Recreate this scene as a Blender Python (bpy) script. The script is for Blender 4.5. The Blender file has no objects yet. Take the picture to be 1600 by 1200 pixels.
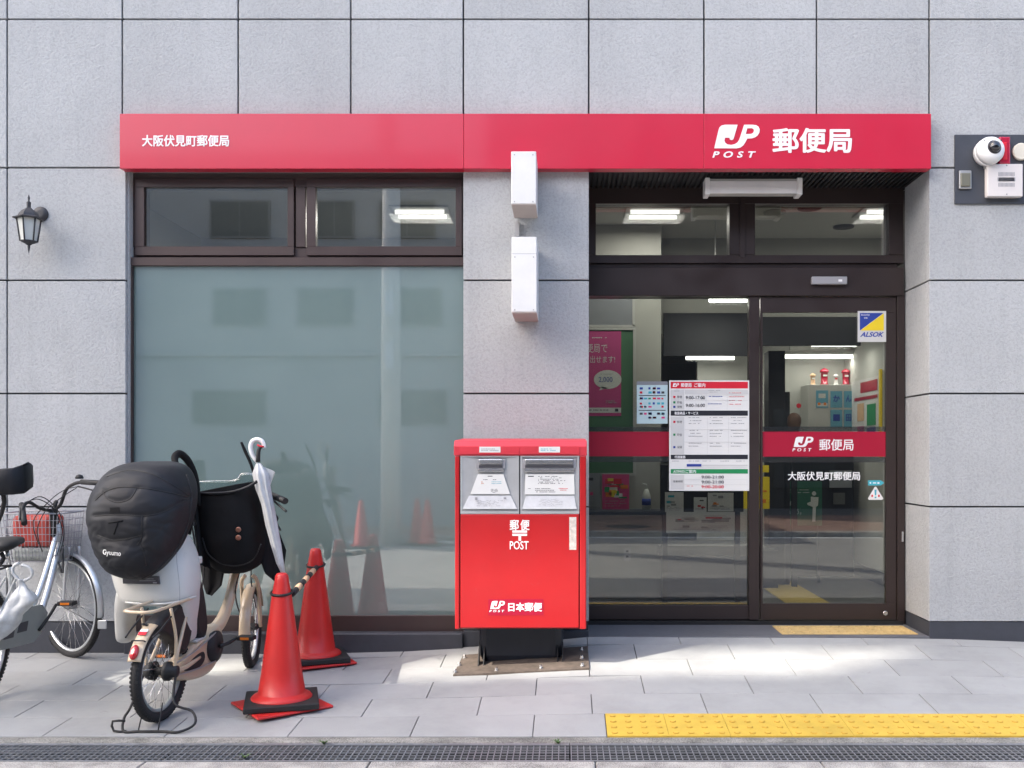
import bpy, bmesh, math, random
from mathutils import Vector, Matrix
random.seed(7)
R = math.radians
scene = bpy.context.scene
COL = scene.collection

# ------------------------------------------------------------------ camera, world, sun, exposure
F, CX, CY, D, HC = 1500.0, 885.0, 708.0, 6.3, 1.24
cd = bpy.data.cameras.new('camera'); cam = bpy.data.objects.new('camera', cd); COL.objects.link(cam)
cam.location = (0, -D, HC); cam.rotation_euler = (R(90), 0, 0)
cd.sensor_width = 36; cd.lens = 36 * F / 1600
cd.shift_x = -(CX - 800) / 1600; cd.shift_y = (CY - 600) / 1600
cd.clip_start = 0.05; cd.clip_end = 2000
scene.camera = cam

SUN_EL, SUN_DIR_H = R(45), (0.85, 0.527)          # horizontal travel direction of the light
sl = bpy.data.lights.new('sun', 'SUN'); sun = bpy.data.objects.new('sun', sl); COL.objects.link(sun)
sl.energy = 2.0; sl.angle = R(0.53); sl.color = (1.0, 0.93, 0.82)
trav = Vector((SUN_DIR_H[0] * math.cos(SUN_EL), SUN_DIR_H[1] * math.cos(SUN_EL), -math.sin(SUN_EL)))
sun.rotation_euler = trav.to_track_quat('-Z', 'Y').to_euler()
sun.location = (-20, -20, 30)

world = bpy.data.worlds.new('World'); scene.world = world; world.use_nodes = True
wn = world.node_tree; wn.nodes.clear()
so = wn.nodes.new('ShaderNodeOutputWorld'); sb = wn.nodes.new('ShaderNodeBackground'); sk = wn.nodes.new('ShaderNodeTexSky')
sk.sky_type = 'NISHITA'; sk.sun_disc = False; sk.sun_elevation = SUN_EL
sk.sun_rotation = math.atan2(-trav.x, -trav.y)
sk.air_density = 1.0; sk.dust_density = 4.0; sk.ozone_density = 1.0
sb.inputs['Strength'].default_value = 0.15
wn.links.new(sk.outputs[0], sb.inputs['Color']); wn.links.new(sb.outputs[0], so.inputs['Surface'])

scene.view_settings.view_transform = 'Standard'; scene.view_settings.look = 'None'
scene.view_settings.exposure = 2.08; scene.view_settings.gamma = 1.0
scene.view_settings.use_curve_mapping = False
scene.cycles.max_bounces = 8; scene.cycles.transparent_max_bounces = 16
scene.cycles.glossy_bounces = 4; scene.cycles.diffuse_bounces = 4
scene.cycles.use_denoising = True
scene.cycles.sample_clamp_indirect = 6.0

# ------------------------------------------------------------------ helpers
def W(px, py, y=0.0):
    """the point of the place seen at photograph pixel px, py on the plane y"""
    k = (D + y) / F
    return Vector(((px - CX) * k, y, HC - (py - CY) * k))
def WX(px, y=0.0): return (px - CX) * (D + y) / F
def WZ(py, y=0.0): return HC - (py - CY) * (D + y) / F

def setp(o, **k):
    for a, b in k.items():
        if b is not None: o[a] = b
    return o
def thing(name, label, cat, loc=(0, 0, 0), group=None, rotz=0):
    o = bpy.data.objects.new(name, None); COL.objects.link(o)
    o.empty_display_size = 0.1
    o.location = loc; o.rotation_euler = (0, 0, rotz)
    setp(o, label=label, category=cat, group=group)
    return o
def tag(o, label, cat, group=None):
    return setp(o, label=label, category=cat, group=group)
def link(name, me, mat, parent=None, smooth=False, label=None, kind=None):
    if mat is not None:
        if isinstance(mat, (list, tuple)):
            for m in mat: me.materials.append(m)
        else: me.materials.append(mat)
    if smooth:
        for p in me.polygons: p.use_smooth = True
    o = bpy.data.objects.new(name, me); COL.objects.link(o)
    if parent is not None:
        o.parent = parent
        o.matrix_parent_inverse = wm(parent).inverted()
    setp(o, label=label, kind=kind)
    return o
def wm(o):
    m = Matrix.LocRotScale(o.location, o.rotation_euler.to_quaternion(), o.scale)
    if o.parent: return wm(o.parent) @ o.matrix_parent_inverse @ m
    return m

class MB:
    def __init__(s): s.bm = bmesh.new(); s.m = Matrix.Identity(4)
    def box(s, x0, x1, y0, y1, z0, z1, bev=0.0, mi=0, seg=1):
        if x1 < x0: x0, x1 = x1, x0
        if y1 < y0: y0, y1 = y1, y0
        if z1 < z0: z0, z1 = z1, z0
        t = bmesh.new()
        r = bmesh.ops.create_cube(t, size=1)
        for v in t.verts:
            v.co = Vector((x0 + (v.co.x + .5) * (x1 - x0), y0 + (v.co.y + .5) * (y1 - y0), z0 + (v.co.z + .5) * (z1 - z0)))
        if bev > 0: bmesh.ops.bevel(t, geom=t.edges[:], offset=bev, segments=seg, affect='EDGES', profile=0.5)
        s.merge(t, mi); return s
    def merge(s, t, mi=0):
        mp = {}
        for v in t.verts: mp[v] = s.bm.verts.new(s.m @ v.co)
        for f in t.faces:
            try:
                g = s.bm.faces.new([mp[v] for v in f.verts]); g.material_index = mi; g.smooth = f.smooth
            except ValueError: pass
        t.free()
    def rings(s, rings, cap0=True, cap1=True, mi=0, smooth=True, closed=False):
        vs = [[s.bm.verts.new(s.m @ Vector(p)) for p in r] for r in rings]
        n = len(rings[0]); N = len(vs)
        for i in range(N if closed else N - 1):
            a, b = vs[i], vs[(i + 1) % N]
            for j in range(n):
                f = s.bm.faces.new((a[j], a[(j + 1) % n], b[(j + 1) % n], b[j])); f.smooth = smooth; f.material_index = mi
        if not closed:
            if cap0: f = s.bm.faces.new(vs[0][::-1]); f.material_index = mi
            if cap1: f = s.bm.faces.new(vs[-1]); f.material_index = mi
        return s
    def tube(s, pts, r, n=8, sm=0, mi=0, closed=False):
        P = [Vector(p) for p in pts]
        rr = list(r) if isinstance(r, (list, tuple)) else [r] * len(P)
        if sm: P, rr = smooth_path(P, rr, sm, closed)
        rings = []; up = None
        N = len(P)
        for i, p in enumerate(P):
            if closed: t = (P[(i + 1) % N] - P[i - 1]).normalized()
            elif i == 0: t = (P[1] - P[0]).normalized()
            elif i == N - 1: t = (P[-1] - P[-2]).normalized()
            else: t = (P[i + 1] - P[i - 1]).normalized()
            if up is None:
                up = Vector((0, 0, 1)) if abs(t.z) < .9 else Vector((1, 0, 0))
            a = t.cross(up).normalized(); b = a.cross(t).normalized(); up = b
            rings.append([p + (a * math.cos(2 * math.pi * k / n) + b * math.sin(2 * math.pi * k / n)) * rr[i] for k in range(n)])
        return s.rings(rings, mi=mi, closed=closed)
    def lathe(s, c, axis, prof, n=24, mi=0, smooth=True, ph=0.0):
        """prof: list of (radius, distance along axis)"""
        ax = Vector(axis).normalized(); up = Vector((0, 0, 1)) if abs(ax.z) < .9 else Vector((1, 0, 0))
        a = ax.cross(up).normalized(); b = ax.cross(a).normalized(); c = Vector(c)
        rings = [[c + ax * h + (a * math.cos(2 * math.pi * k / n + ph) + b * math.sin(2 * math.pi * k / n + ph)) * max(r, 1e-4) for k in range(n)] for r, h in prof]
        return s.rings(rings, mi=mi, smooth=smooth)
    def poly(s, pts, mi=0, smooth=False):
        f = s.bm.faces.new([s.bm.verts.new(s.m @ Vector(p)) for p in pts]); f.material_index = mi; f.smooth = smooth; return s
    def prism(s, pts, d, mi=0):
        """polygon pts pushed along vector d into a solid"""
        d = Vector(d)
        return s.rings([pts, [Vector(p) + d for p in pts]], mi=mi, smooth=False)
    def build(s, name, mat, parent=None, smooth=None, label=None, kind=None):
        bmesh.ops.recalc_face_normals(s.bm, faces=s.bm.faces[:])
        me = bpy.data.meshes.new(name); s.bm.to_mesh(me); s.bm.free()
        return link(name, me, mat, parent, bool(smooth), label, kind)
def smooth_path(P, rr, k, closed=False):
    out, ro = [], []
    n = len(P)
    for i in range(n if closed else n - 1):
        p1, p2 = P[i], P[(i + 1) % n]
        p0 = P[i - 1] if (i > 0 or closed) else p1; p3 = P[(i + 2) % n] if (i < n - 2 or closed) else p2
        for j in range(k):
            t = j / k
            out.append(.5 * ((2 * p1) + (-p0 + p2) * t + (2 * p0 - 5 * p1 + 4 * p2 - p3) * t * t + (-p0 + 3 * p1 - 3 * p2 + p3) * t ** 3))
            ro.append(rr[i] + (rr[(i + 1) % n] - rr[i]) * t)
    if not closed: out.append(P[-1]); ro.append(rr[-1])
    return out, ro

# ------------------------------------------------------------------ materials
def srgb(r, g, b):
    f = lambda c: (c / 255 / 12.92) if c / 255 <= .04045 else ((c / 255 + .055) / 1.055) ** 2.4
    return (f(r), f(g), f(b))
def mat(name, col, rough=.5, metal=0.0, var=0.0, vscale=8.0, bump=0.0, bscale=60.0, spec=.5, coat=0.0, objvar=0.0, emit=None, estr=0, dirt=0.0, rvar=0.0, scuff=0.0, scol=(.16, .14, .13), sscale=14):
    m = bpy.data.materials.new(name); m.use_nodes = True
    nt = m.node_tree; N = nt.nodes; L = nt.links; b = N['Principled BSDF']
    b.inputs['Base Color'].default_value = (*col, 1); b.inputs['Roughness'].default_value = rough
    b.inputs['Metallic'].default_value = metal; b.inputs['Specular IOR Level'].default_value = spec
    b.inputs['Coat Weight'].default_value = coat; b.inputs['Coat Roughness'].default_value = .08
    tc = N.new('ShaderNodeTexCoord')
    src = None
    def mul(prev, fac_socket, lo, hi):
        mr = N.new('ShaderNodeMapRange'); L.new(fac_socket, mr.inputs[0]); mr.inputs[3].default_value = lo; mr.inputs[4].default_value = hi
        mx = N.new('ShaderNodeVectorMath'); mx.operation = 'SCALE'
        if prev is None: mx.inputs[0].default_value = col
        else: L.new(prev, mx.inputs[0])
        L.new(mr.outputs[0], mx.inputs['Scale']); return mx.outputs[0]
    if var:
        n = N.new('ShaderNodeTexNoise'); n.inputs['Scale'].default_value = vscale; n.inputs['Detail'].default_value = 6; n.inputs['Roughness'].default_value = .65
        L.new(tc.outputs['Object'], n.inputs['Vector'])
        src = mul(src, n.outputs['Fac'], 1 - var * 1.6, 1 + var * 1.6)
    if dirt:
        n = N.new('ShaderNodeTexNoise'); n.inputs['Scale'].default_value = 1.7; n.inputs['Detail'].default_value = 8; n.inputs['Roughness'].default_value = .7
        L.new(tc.outputs['Object'], n.inputs['Vector'])
        mr = N.new('ShaderNodeMapRange'); L.new(n.outputs['Fac'], mr.inputs[0]); mr.inputs[1].default_value = .45; mr.inputs[2].default_value = .7
        mr.inputs[3].default_value = 1; mr.inputs[4].default_value = 1 - dirt
        mx = N.new('ShaderNodeVectorMath'); mx.operation = 'SCALE'
        if src is None: mx.inputs[0].default_value = col
        else: L.new(src, mx.inputs[0])
        L.new(mr.outputs[0], mx.inputs['Scale']); src = mx.outputs[0]
    if scuff:
        n = N.new('ShaderNodeTexNoise'); n.inputs['Scale'].default_value = sscale; n.inputs['Detail'].default_value = 9; n.inputs['Roughness'].default_value = .75; n.inputs['Distortion'].default_value = .6
        L.new(tc.outputs['Object'], n.inputs['Vector'])
        mr = N.new('ShaderNodeMapRange'); L.new(n.outputs['Fac'], mr.inputs[0]); mr.inputs[1].default_value = .61; mr.inputs[2].default_value = .72; mr.inputs[3].default_value = 0; mr.inputs[4].default_value = scuff
        mx = N.new('ShaderNodeMix'); mx.data_type = 'RGBA'; L.new(mr.outputs[0], mx.inputs[0]); mx.inputs[6].default_value = (*col, 1); mx.inputs[7].default_value = (*scol, 1)
        if src is not None: L.new(src, mx.inputs[6])
        src = mx.outputs[2]
    if objvar:
        oi = N.new('ShaderNodeObjectInfo'); src = mul(src, oi.outputs['Random'], 1 - objvar, 1 + objvar)
    if src is not None: L.new(src, b.inputs['Base Color'])
    if rvar:
        n = N.new('ShaderNodeTexNoise'); n.inputs['Scale'].default_value = 5; n.inputs['Detail'].default_value = 5
        L.new(tc.outputs['Object'], n.inputs['Vector'])
        mr = N.new('ShaderNodeMapRange'); L.new(n.outputs['Fac'], mr.inputs[0]); mr.inputs[1].default_value = .3; mr.inputs[2].default_value = .7
        mr.inputs[3].default_value = max(0, rough - rvar); mr.inputs[4].default_value = rough + rvar; L.new(mr.outputs[0], b.inputs['Roughness'])
    if bump:
        n = N.new('ShaderNodeTexNoise'); n.inputs['Scale'].default_value = bscale; n.inputs['Detail'].default_value = 4
        L.new(tc.outputs['Object'], n.inputs['Vector'])
        bp = N.new('ShaderNodeBump'); bp.inputs['Strength'].default_value = bump; bp.inputs['Distance'].default_value = .004
        L.new(n.outputs['Fac'], bp.inputs['Height']); L.new(bp.outputs[0], b.inputs['Normal'])
    if emit:
        b.inputs['Emission Color'].default_value = (*emit, 1); b.inputs['Emission Strength'].default_value = estr
    return m

def mat_cladding():
    """cast panel with a worm-track splatter finish: base grey, fine dark pits and raised squiggles"""
    m = bpy.data.materials.new('cladding_finish'); m.use_nodes = True
    nt = m.node_tree; N = nt.nodes; L = nt.links; b = N['Principled BSDF']
    b.inputs['Roughness'].default_value = .75; b.inputs['Specular IOR Level'].default_value = .3
    tc = N.new('ShaderNodeTexCoord'); oi = N.new('ShaderNodeObjectInfo')
    n1 = N.new('ShaderNodeTexNoise'); n1.inputs['Scale'].default_value = 62; n1.inputs['Detail'].default_value = 3; n1.inputs['Distortion'].default_value = .8
    n2 = N.new('ShaderNodeTexNoise'); n2.inputs['Scale'].default_value = 1.6; n2.inputs['Detail'].default_value = 7
    n3 = N.new('ShaderNodeTexNoise'); n3.inputs['Scale'].default_value = 150; n3.inputs['Detail'].default_value = 2
    v = N.new('ShaderNodeTexVoronoi'); v.inputs['Scale'].default_value = 70
    for n in (n1, n2, n3, v): L.new(tc.outputs['Object'], n.inputs['Vector'])
    mr = N.new('ShaderNodeMapRange'); L.new(n1.outputs['Fac'], mr.inputs[0]); mr.inputs[1].default_value = .36; mr.inputs[2].default_value = .56; mr.inputs[3].default_value = .89; mr.inputs[4].default_value = 1.03
    ms = N.new('ShaderNodeMapRange'); L.new(n2.outputs['Fac'], ms.inputs[0]); ms.inputs[1].default_value = .3; ms.inputs[2].default_value = .7; ms.inputs[3].default_value = .93; ms.inputs[4].default_value = 1.05
    mo = N.new('ShaderNodeMapRange'); L.new(oi.outputs['Random'], mo.inputs[0]); mo.inputs[3].default_value = .95; mo.inputs[4].default_value = 1.04
    pit = N.new('ShaderNodeMapRange'); L.new(v.outputs['Distance'], pit.inputs[0]); pit.inputs[1].default_value = .04; pit.inputs[2].default_value = .16; pit.inputs[3].default_value = .72; pit.inputs[4].default_value = 1.0
    a = N.new('ShaderNodeMath'); a.operation = 'MULTIPLY'; L.new(mr.outputs[0], a.inputs[0]); L.new(ms.outputs[0], a.inputs[1])
    a2 = N.new('ShaderNodeMath'); a2.operation = 'MULTIPLY'; L.new(a.outputs[0], a2.inputs[0]); L.new(mo.outputs[0], a2.inputs[1])
    a3 = N.new('ShaderNodeMath'); a3.operation = 'MULTIPLY'; L.new(a2.outputs[0], a3.inputs[0]); L.new(pit.outputs[0], a3.inputs[1])
    mp = N.new('ShaderNodeMapping'); mp.inputs['Scale'].default_value = (9, 9, .7); L.new(tc.outputs['Object'], mp.inputs['Vector'])
    n4 = N.new('ShaderNodeTexNoise'); n4.inputs['Scale'].default_value = 1; n4.inputs['Detail'].default_value = 6; n4.inputs['Roughness'].default_value = .7; L.new(mp.outputs[0], n4.inputs['Vector'])
    st = N.new('ShaderNodeMapRange'); L.new(n4.outputs['Fac'], st.inputs[0]); st.inputs[1].default_value = .50; st.inputs[2].default_value = .74; st.inputs[3].default_value = 1.0; st.inputs[4].default_value = .92
    a4 = N.new('ShaderNodeMath'); a4.operation = 'MULTIPLY'; L.new(a3.outputs[0], a4.inputs[0]); L.new(st.outputs[0], a4.inputs[1]); a3 = a4
    sc = N.new('ShaderNodeVectorMath'); sc.operation = 'SCALE'; sc.inputs[0].default_value = (.418, .430, .437); L.new(a3.outputs[0], sc.inputs['Scale'])
    L.new(sc.outputs[0], b.inputs['Base Color'])
    ad = N.new('ShaderNodeMath'); ad.operation = 'MULTIPLY_ADD'; L.new(n3.outputs['Fac'], ad.inputs[0]); ad.inputs[1].default_value = .35; L.new(n1.outputs['Fac'], ad.inputs[2])
    bp = N.new('ShaderNodeBump'); bp.inputs['Strength'].default_value = .75; bp.inputs['Distance'].default_value = .006
    L.new(ad.outputs[0], bp.inputs['Height']); L.new(bp.outputs[0], b.inputs['Normal'])
    return m
def mat_granite(name, c0, c1, scale=220):
    m = bpy.data.materials.new(name); m.use_nodes = True
    nt = m.node_tree; N = nt.nodes; L = nt.links; b = N['Principled BSDF']; b.inputs['Roughness'].default_value = .8
    tc = N.new('ShaderNodeTexCoord')
    n1 = N.new('ShaderNodeTexNoise'); n1.inputs['Scale'].default_value = scale; n1.inputs['Detail'].default_value = 3
    n2 = N.new('ShaderNodeTexNoise'); n2.inputs['Scale'].default_value = 9; n2.inputs['Detail'].default_value = 6
    L.new(tc.outputs['Object'], n1.inputs['Vector']); L.new(tc.outputs['Object'], n2.inputs['Vector'])
    mx = N.new('ShaderNodeMath'); mx.operation = 'MULTIPLY_ADD'; L.new(n2.outputs['Fac'], mx.inputs[0]); mx.inputs[1].default_value = .5; L.new(n1.outputs['Fac'], mx.inputs[2])
    cr = N.new('ShaderNodeValToRGB'); L.new(mx.outputs[0], cr.inputs[0])
    cr.color_ramp.elements[0].position = .58; cr.color_ramp.elements[0].color = (*c0, 1)
    cr.color_ramp.elements[1].position = .9; cr.color_ramp.elements[1].color = (*c1, 1)
    L.new(cr.outputs[0], b.inputs['Base Color'])
    bp = N.new('ShaderNodeBump'); bp.inputs['Strength'].default_value = .4; bp.inputs['Distance'].default_value = .003
    L.new(n1.outputs['Fac'], bp.inputs['Height']); L.new(bp.outputs[0], b.inputs['Normal'])
    return m
def mat_glass(name, tint=(.8, .85, .83), refl=.1, rough=0.0):
    m = bpy.data.materials.new(name); m.use_nodes = True
    nt = m.node_tree; N = nt.nodes; L = nt.links; N.remove(N['Principled BSDF']); out = N['Material Output']
    t = N.new('ShaderNodeBsdfTransparent'); t.inputs[0].default_value = (*tint, 1)
    g = N.new('ShaderNodeBsdfGlossy'); g.inputs['Roughness'].default_value = rough; g.inputs['Color'].default_value = (1, 1, 1, 1)
    fr = N.new('ShaderNodeFresnel'); fr.inputs[0].default_value = 1.5
    ad = N.new('ShaderNodeMath'); ad.operation = 'ADD'; ad.inputs[1].default_value = refl; ad.use_clamp = True; L.new(fr.outputs[0], ad.inputs[0])
    mx = N.new('ShaderNodeMixShader'); L.new(ad.outputs[0], mx.inputs[0]); L.new(t.outputs[0], mx.inputs[1]); L.new(g.outputs[0], mx.inputs[2])
    L.new(mx.outputs[0], out.inputs['Surface']); return m
def mat_frost():
    """glass with frosting film on its inner side: milky teal body under a sharp glass reflection"""
    m = bpy.data.materials.new('frosted_glass'); m.use_nodes = True
    nt = m.node_tree; N = nt.nodes; L = nt.links; N.remove(N['Principled BSDF']); out = N['Material Output']
    d = N.new('ShaderNodeBsdfDiffuse')
    tc = N.new('ShaderNodeTexCoord'); n = N.new('ShaderNodeTexNoise'); n.inputs['Scale'].default_value = .9; n.inputs['Detail'].default_value = 2
    L.new(tc.outputs['Object'], n.inputs['Vector'])
    cr = N.new('ShaderNodeValToRGB'); L.new(n.outputs['Fac'], cr.inputs[0])
    cr.color_ramp.elements[0].position = .3; cr.color_ramp.elements[0].color = (.140, .198, .190, 1)
    cr.color_ramp.elements[1].position = .7; cr.color_ramp.elements[1].color = (.172, .238, .226, 1)
    L.new(cr.outputs[0], d.inputs[0])
    g = N.new('ShaderNodeBsdfGlossy'); g.inputs['Roughness'].default_value = .012; g.inputs['Color'].default_value = (1, 1, 1, 1)
    fr = N.new('ShaderNodeFresnel'); fr.inputs[0].default_value = 1.5
    ad = N.new('ShaderNodeMath'); ad.operation = 'ADD'; ad.inputs[1].default_value = .15; ad.use_clamp = True; L.new(fr.outputs[0], ad.inputs[0])
    mx = N.new('ShaderNodeMixShader'); L.new(ad.outputs[0], mx.inputs[0]); L.new(d.outputs[0], mx.inputs[1]); L.new(g.outputs[0], mx.inputs[2])
    L.new(mx.outputs[0], out.inputs['Surface']); return m

M = dict(
    clad=mat_cladding(),
    joint=mat('joint_sealant', (.05, .05, .055), .8),
    plinth=mat('plinth_stone', (.045, .049, .062), .6, var=.15, vscale=12, bump=.2, bscale=90, dirt=.2),
    sill=mat('threshold_stone', (.115, .118, .13), .6, var=.15, vscale=30, bump=.2, bscale=120, dirt=.2),
    tile=mat('paving_tile', (.325, .330, .326), .65, scuff=.36, sscale=11, var=.06, vscale=5, bump=.25, bscale=140, objvar=.06, dirt=.18),
    bed=mat('joint_mortar', (.13, .125, .12), .9, var=.2, vscale=20),
    yellow=mat('tactile_yellow', (.58, .39, .055), .6, scuff=.35, scol=(.30, .20, .06), sscale=22, var=.12, vscale=10, bump=.2, bscale=120, objvar=.04, dirt=.2),
    yellow_d=mat('tactile_worn', (.52, .31, .04), .7, var=.2, vscale=60),
    tan=mat('tactile_tan', (.58, .41, .17), .7, var=.15, vscale=18, bump=.3, bscale=140, dirt=.2),
    granite=mat_granite('granite_kerb', (.13, .12, .11), (.50, .48, .44)),
    granite_d=mat_granite('granite_border', (.07, .07, .06), (.34, .33, .30)),
    grate=mat('galvanised_grate', (.20, .21, .225), .5, metal=.3, var=.3, vscale=20, dirt=.3),
    pit=mat('drain_channel', (.012, .012, .012), .9),
    road=mat('road_surface', (.30, .295, .28), .9, var=.12, vscale=4, bump=.5, bscale=200, dirt=.2),
    asphalt=mat('asphalt', (.06, .06, .06), .9, var=.2, vscale=30, bump=.5, bscale=200),
    white_line=mat('road_paint', (.75, .75, .72), .7, var=.1, vscale=20),
    brickpave=mat('brick_paving', (.30, .19, .15), .8, var=.2, vscale=6, objvar=.15),
    ground=mat('ground', (.10, .10, .09), .95, var=.2, vscale=2),
    frame=mat('bronze_aluminium', (.038, .027, .026), .38, metal=.25, var=.1, vscale=3, rvar=.08),
    frame_w=mat('bronze_aluminium_window', (.060, .040, .038), .40, metal=.25, var=.1, vscale=3, rvar=.08),
    black=mat('black_rubber', (.012, .012, .013), .6, var=.2, vscale=30),
    soffit=mat('soffit_slats', (.018, .018, .02), .6),
    alum=mat('grey_aluminium', (.42, .42, .42), .4, metal=.6, var=.08),
    signred=mat('sign_red', (.52, .010, .04), .34, coat=.3, bump=.25, bscale=2.2, var=.05, vscale=2, rvar=.06),
    white=mat('sign_white', (.80, .80, .80), .45),
    boxwhite=mat('box_white', (.74, .74, .73), .45, var=.05, vscale=4, dirt=.08),
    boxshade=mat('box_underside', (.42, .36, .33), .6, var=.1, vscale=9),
    postred=mat('mailbox_red', (.44, .009, .012), .36, scuff=.25, scol=(.30, .10, .09), sscale=20, coat=.3, var=.06, vscale=3, dirt=.10, bump=.05, bscale=20, rvar=.08),
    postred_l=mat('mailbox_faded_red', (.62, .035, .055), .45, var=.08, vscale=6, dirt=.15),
    labelred=mat('label_red', (.36, .004, .03), .4),
    steel=mat('mailbox_grey', (.42, .43, .44), .5, metal=.15, var=.1, vscale=9, dirt=.15),
    chrome=mat('bright_steel', (.62, .62, .62), .25, metal=.9),
    navy=mat('pedestal_navy', (.010, .014, .024), .45, var=.2, vscale=8, dirt=.2),
    rust=mat('rusty_plate', (.12, .095, .078), .75, metal=.2, var=.6, vscale=14, bump=.3, bscale=60, dirt=.3),
    paper=mat('paper_white', (.72, .72, .70), .6),
    paper_old=mat('torn_sticker', (.55, .50, .46), .8, var=.45, vscale=45),
    ink=mat('ink_dark', (.05, .05, .06), .6), inkgrey=mat('ink_grey', (.30, .30, .32), .6),
    inkblack=mat('ink_band', (.012, .014, .022), .5), inkgreen=mat('ink_green', (.01, .24, .08), .5),
    inkred=mat('ink_red', (.62, .01, .03), .5), inkblue=mat('ink_blue', (.02, .05, .30), .5),
    inkcyan=mat('ink_cyan', (.05, .38, .48), .5), inkpink=mat('ink_pink', (.62, .05, .20), .5),
    inkyel=mat('ink_yellow', (.80, .60, .02), .5), cell=mat('table_grey', (.58, .58, .57), .6),
    glass=mat_glass('door_glass', (.80, .82, .80), .045), glass_t=mat_glass('transom_glass', (.80, .81, .80), .09),
    frost=mat_frost(), film=mat_glass('film_strip', (.62, .64, .66), .1, .2),
    filmgrey=mat('grey_film', (.22, .23, .25), .4),
    cone=mat('cone_red', (.56, .018, .015), .45, scuff=.45, scol=(.20, .05, .04), var=.08, vscale=7, dirt=.10, coat=.1, rvar=.06),
    cream=mat('cream_paint', (.56, .44, .30), .32, coat=.5, var=.05, vscale=5, dirt=.1),
    seatwhite=mat('seat_shell', (.56, .56, .53), .42, scuff=.25, sscale=9, var=.04, vscale=5, dirt=.08),
    cover=mat('cover_fabric', (.0105, .0115, .015), .55, var=.25, vscale=8, bump=.3, bscale=16, spec=.3),
    cloth=mat('black_cloth', (.009, .009, .010), .8, var=.3, vscale=10, bump=.5, bscale=18, spec=.2),
    piping=mat('piping_black', (.006, .006, .007), .6),
    silver=mat('silver_paint', (.60, .62, .63), .28, metal=.6, coat=.4),
    greyplast=mat('grey_plastic', (.26, .28, .27), .45, var=.05),
    tyre=mat('tyre_rubber', (.014, .014, .015), .75, bump=.5, bscale=150, var=.3, vscale=20),
    orange=mat('orange_reflector', (.75, .20, .02), .3), redrefl=mat('red_reflector', (.45, .01, .02), .2, coat=.6),
    bag=mat('plastic_bag', (.50, .52, .53), .4, var=.25, vscale=22, bump=1.0, bscale=45),
    clearp=mat_glass('clear_plastic', (.88, .93, .92), .12, .15),
    umb=mat('umbrella_vinyl', (.50, .51, .52), .3, var=.2, vscale=14, bump=.8, bscale=30),
    copper=mat('snap_button', (.35, .16, .11), .35, metal=.7),
    barwood=mat('bar_tan', (.62, .40, .24), .6, var=.12, vscale=20),
    lantern=mat('lantern_metal', (.045, .045, .05), .5, metal=.3, var=.15, vscale=30),
    lglass=mat('lantern_glass', (.50, .52, .50), .35),
    plate=mat('equipment_plate', (.05, .055, .068), .55, var=.12, vscale=9, dirt=.15),
    cream2=mat('ivory_plastic', (.66, .62, .52), .5), boxpink=mat('speaker_box', (.66, .62, .60), .5, var=.04),
    strobe=mat('strobe_red', (.42, .01, .04), .25, coat=.5), dome=mat('camera_dome', (.01, .01, .014), .06, coat=1),
    # interior
    iwall=mat('interior_wall', (.36, .36, .33), .8, var=.05), iwall2=mat('interior_wall_back', (.50, .50, .47), .8, var=.04),
    iceil=mat('interior_ceiling', (.62, .62, .60), .9, var=.03), ifloor=mat('interior_floor', (.09, .09, .085), .5, var=.1),
    idark=mat('interior_dark', (.008, .009, .014), .6), iyellow=mat('interior_tactile', (.42, .30, .06), .6, var=.1),
    board=mat('green_board', (.05, .14, .07), .7), iframe=mat('board_frame', (.42, .42, .40), .5),
    pinkp=mat('poster_pink', (.44, .05, .19), .6, var=.04), greenp=mat('poster_green', (.015, .10, .06), .6),
    bubble=mat('bubble_grey', (.55, .57, .55), .6), lblue=mat('poster_blue', (.12, .34, .45), .6),
    paleblue=mat('pale_blue_card', (.46, .60, .62), .6), wood=mat('brown_wig', (.10, .05, .03), .7),
    tube=mat('lit_tube', (1, 1, 1), .5, emit=(1, .98, .92), estr=2.5), tube_dim=mat('ceiling_tube', (1, 1, 1), .5, emit=(1, .98, .92), estr=.5), tray=mat('tray_grey', (.58, .59, .61), .45, var=.12, vscale=30),
    opp=mat('opposite_render', (.36, .36, .36), .85, var=.06, vscale=1, dirt=.15),
    oppwin=mat('opposite_window', (.05, .055, .06), .15), pole=mat('concrete_pole', (.72, .71, .68), .85, var=.1),
    blocker=mat('sun_blocker_sheet', (.45, .45, .45), .6), steelpost=mat('steel_post', (.2, .2, .2), .6),  # first one: sheets of the added sun-blocking roof panels
)

# ------------------------------------------------------------------ text and flat print
def text_mesh(s, weight=0.0, shear=0.0, spacing=1.0):
    c = bpy.data.curves.new('lettering', 'FONT'); c.body = s; c.size = 1; c.offset = weight; c.shear = shear
    c.space_character = spacing; c.resolution_u = 3; c.extrude = .004
    o = bpy.data.objects.new('lettering', c); COL.objects.link(o)
    dg = bpy.context.evaluated_depsgraph_get(); dg.update()
    me = bpy.data.meshes.new_from_object(o.evaluated_get(dg))
    bpy.data.objects.remove(o); bpy.data.curves.remove(c)
    return me
def embolden(me, e):
    """thicker strokes: the same outline laid down again a hair to each side, each a hair deeper"""
    bm = bmesh.new(); 
    for i, (dx, dy) in enumerate(((0, 0), (e, 0), (-e, 0), (0, e * .8), (0, -e * .8), (e * .7, e * .6), (-e * .7, -e * .6), (e * .7, -e * .6), (-e * .7, e * .6))):
        t = bmesh.new(); t.from_mesh(me); mp = {}
        for v in t.verts: mp[v] = bm.verts.new((v.co.x + dx, v.co.y + dy, v.co.z - i * .0004))
        for f in t.faces: bm.faces.new([mp[v] for v in f.verts])
        t.free()
    bm.to_mesh(me); bm.free(); return me
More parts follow.
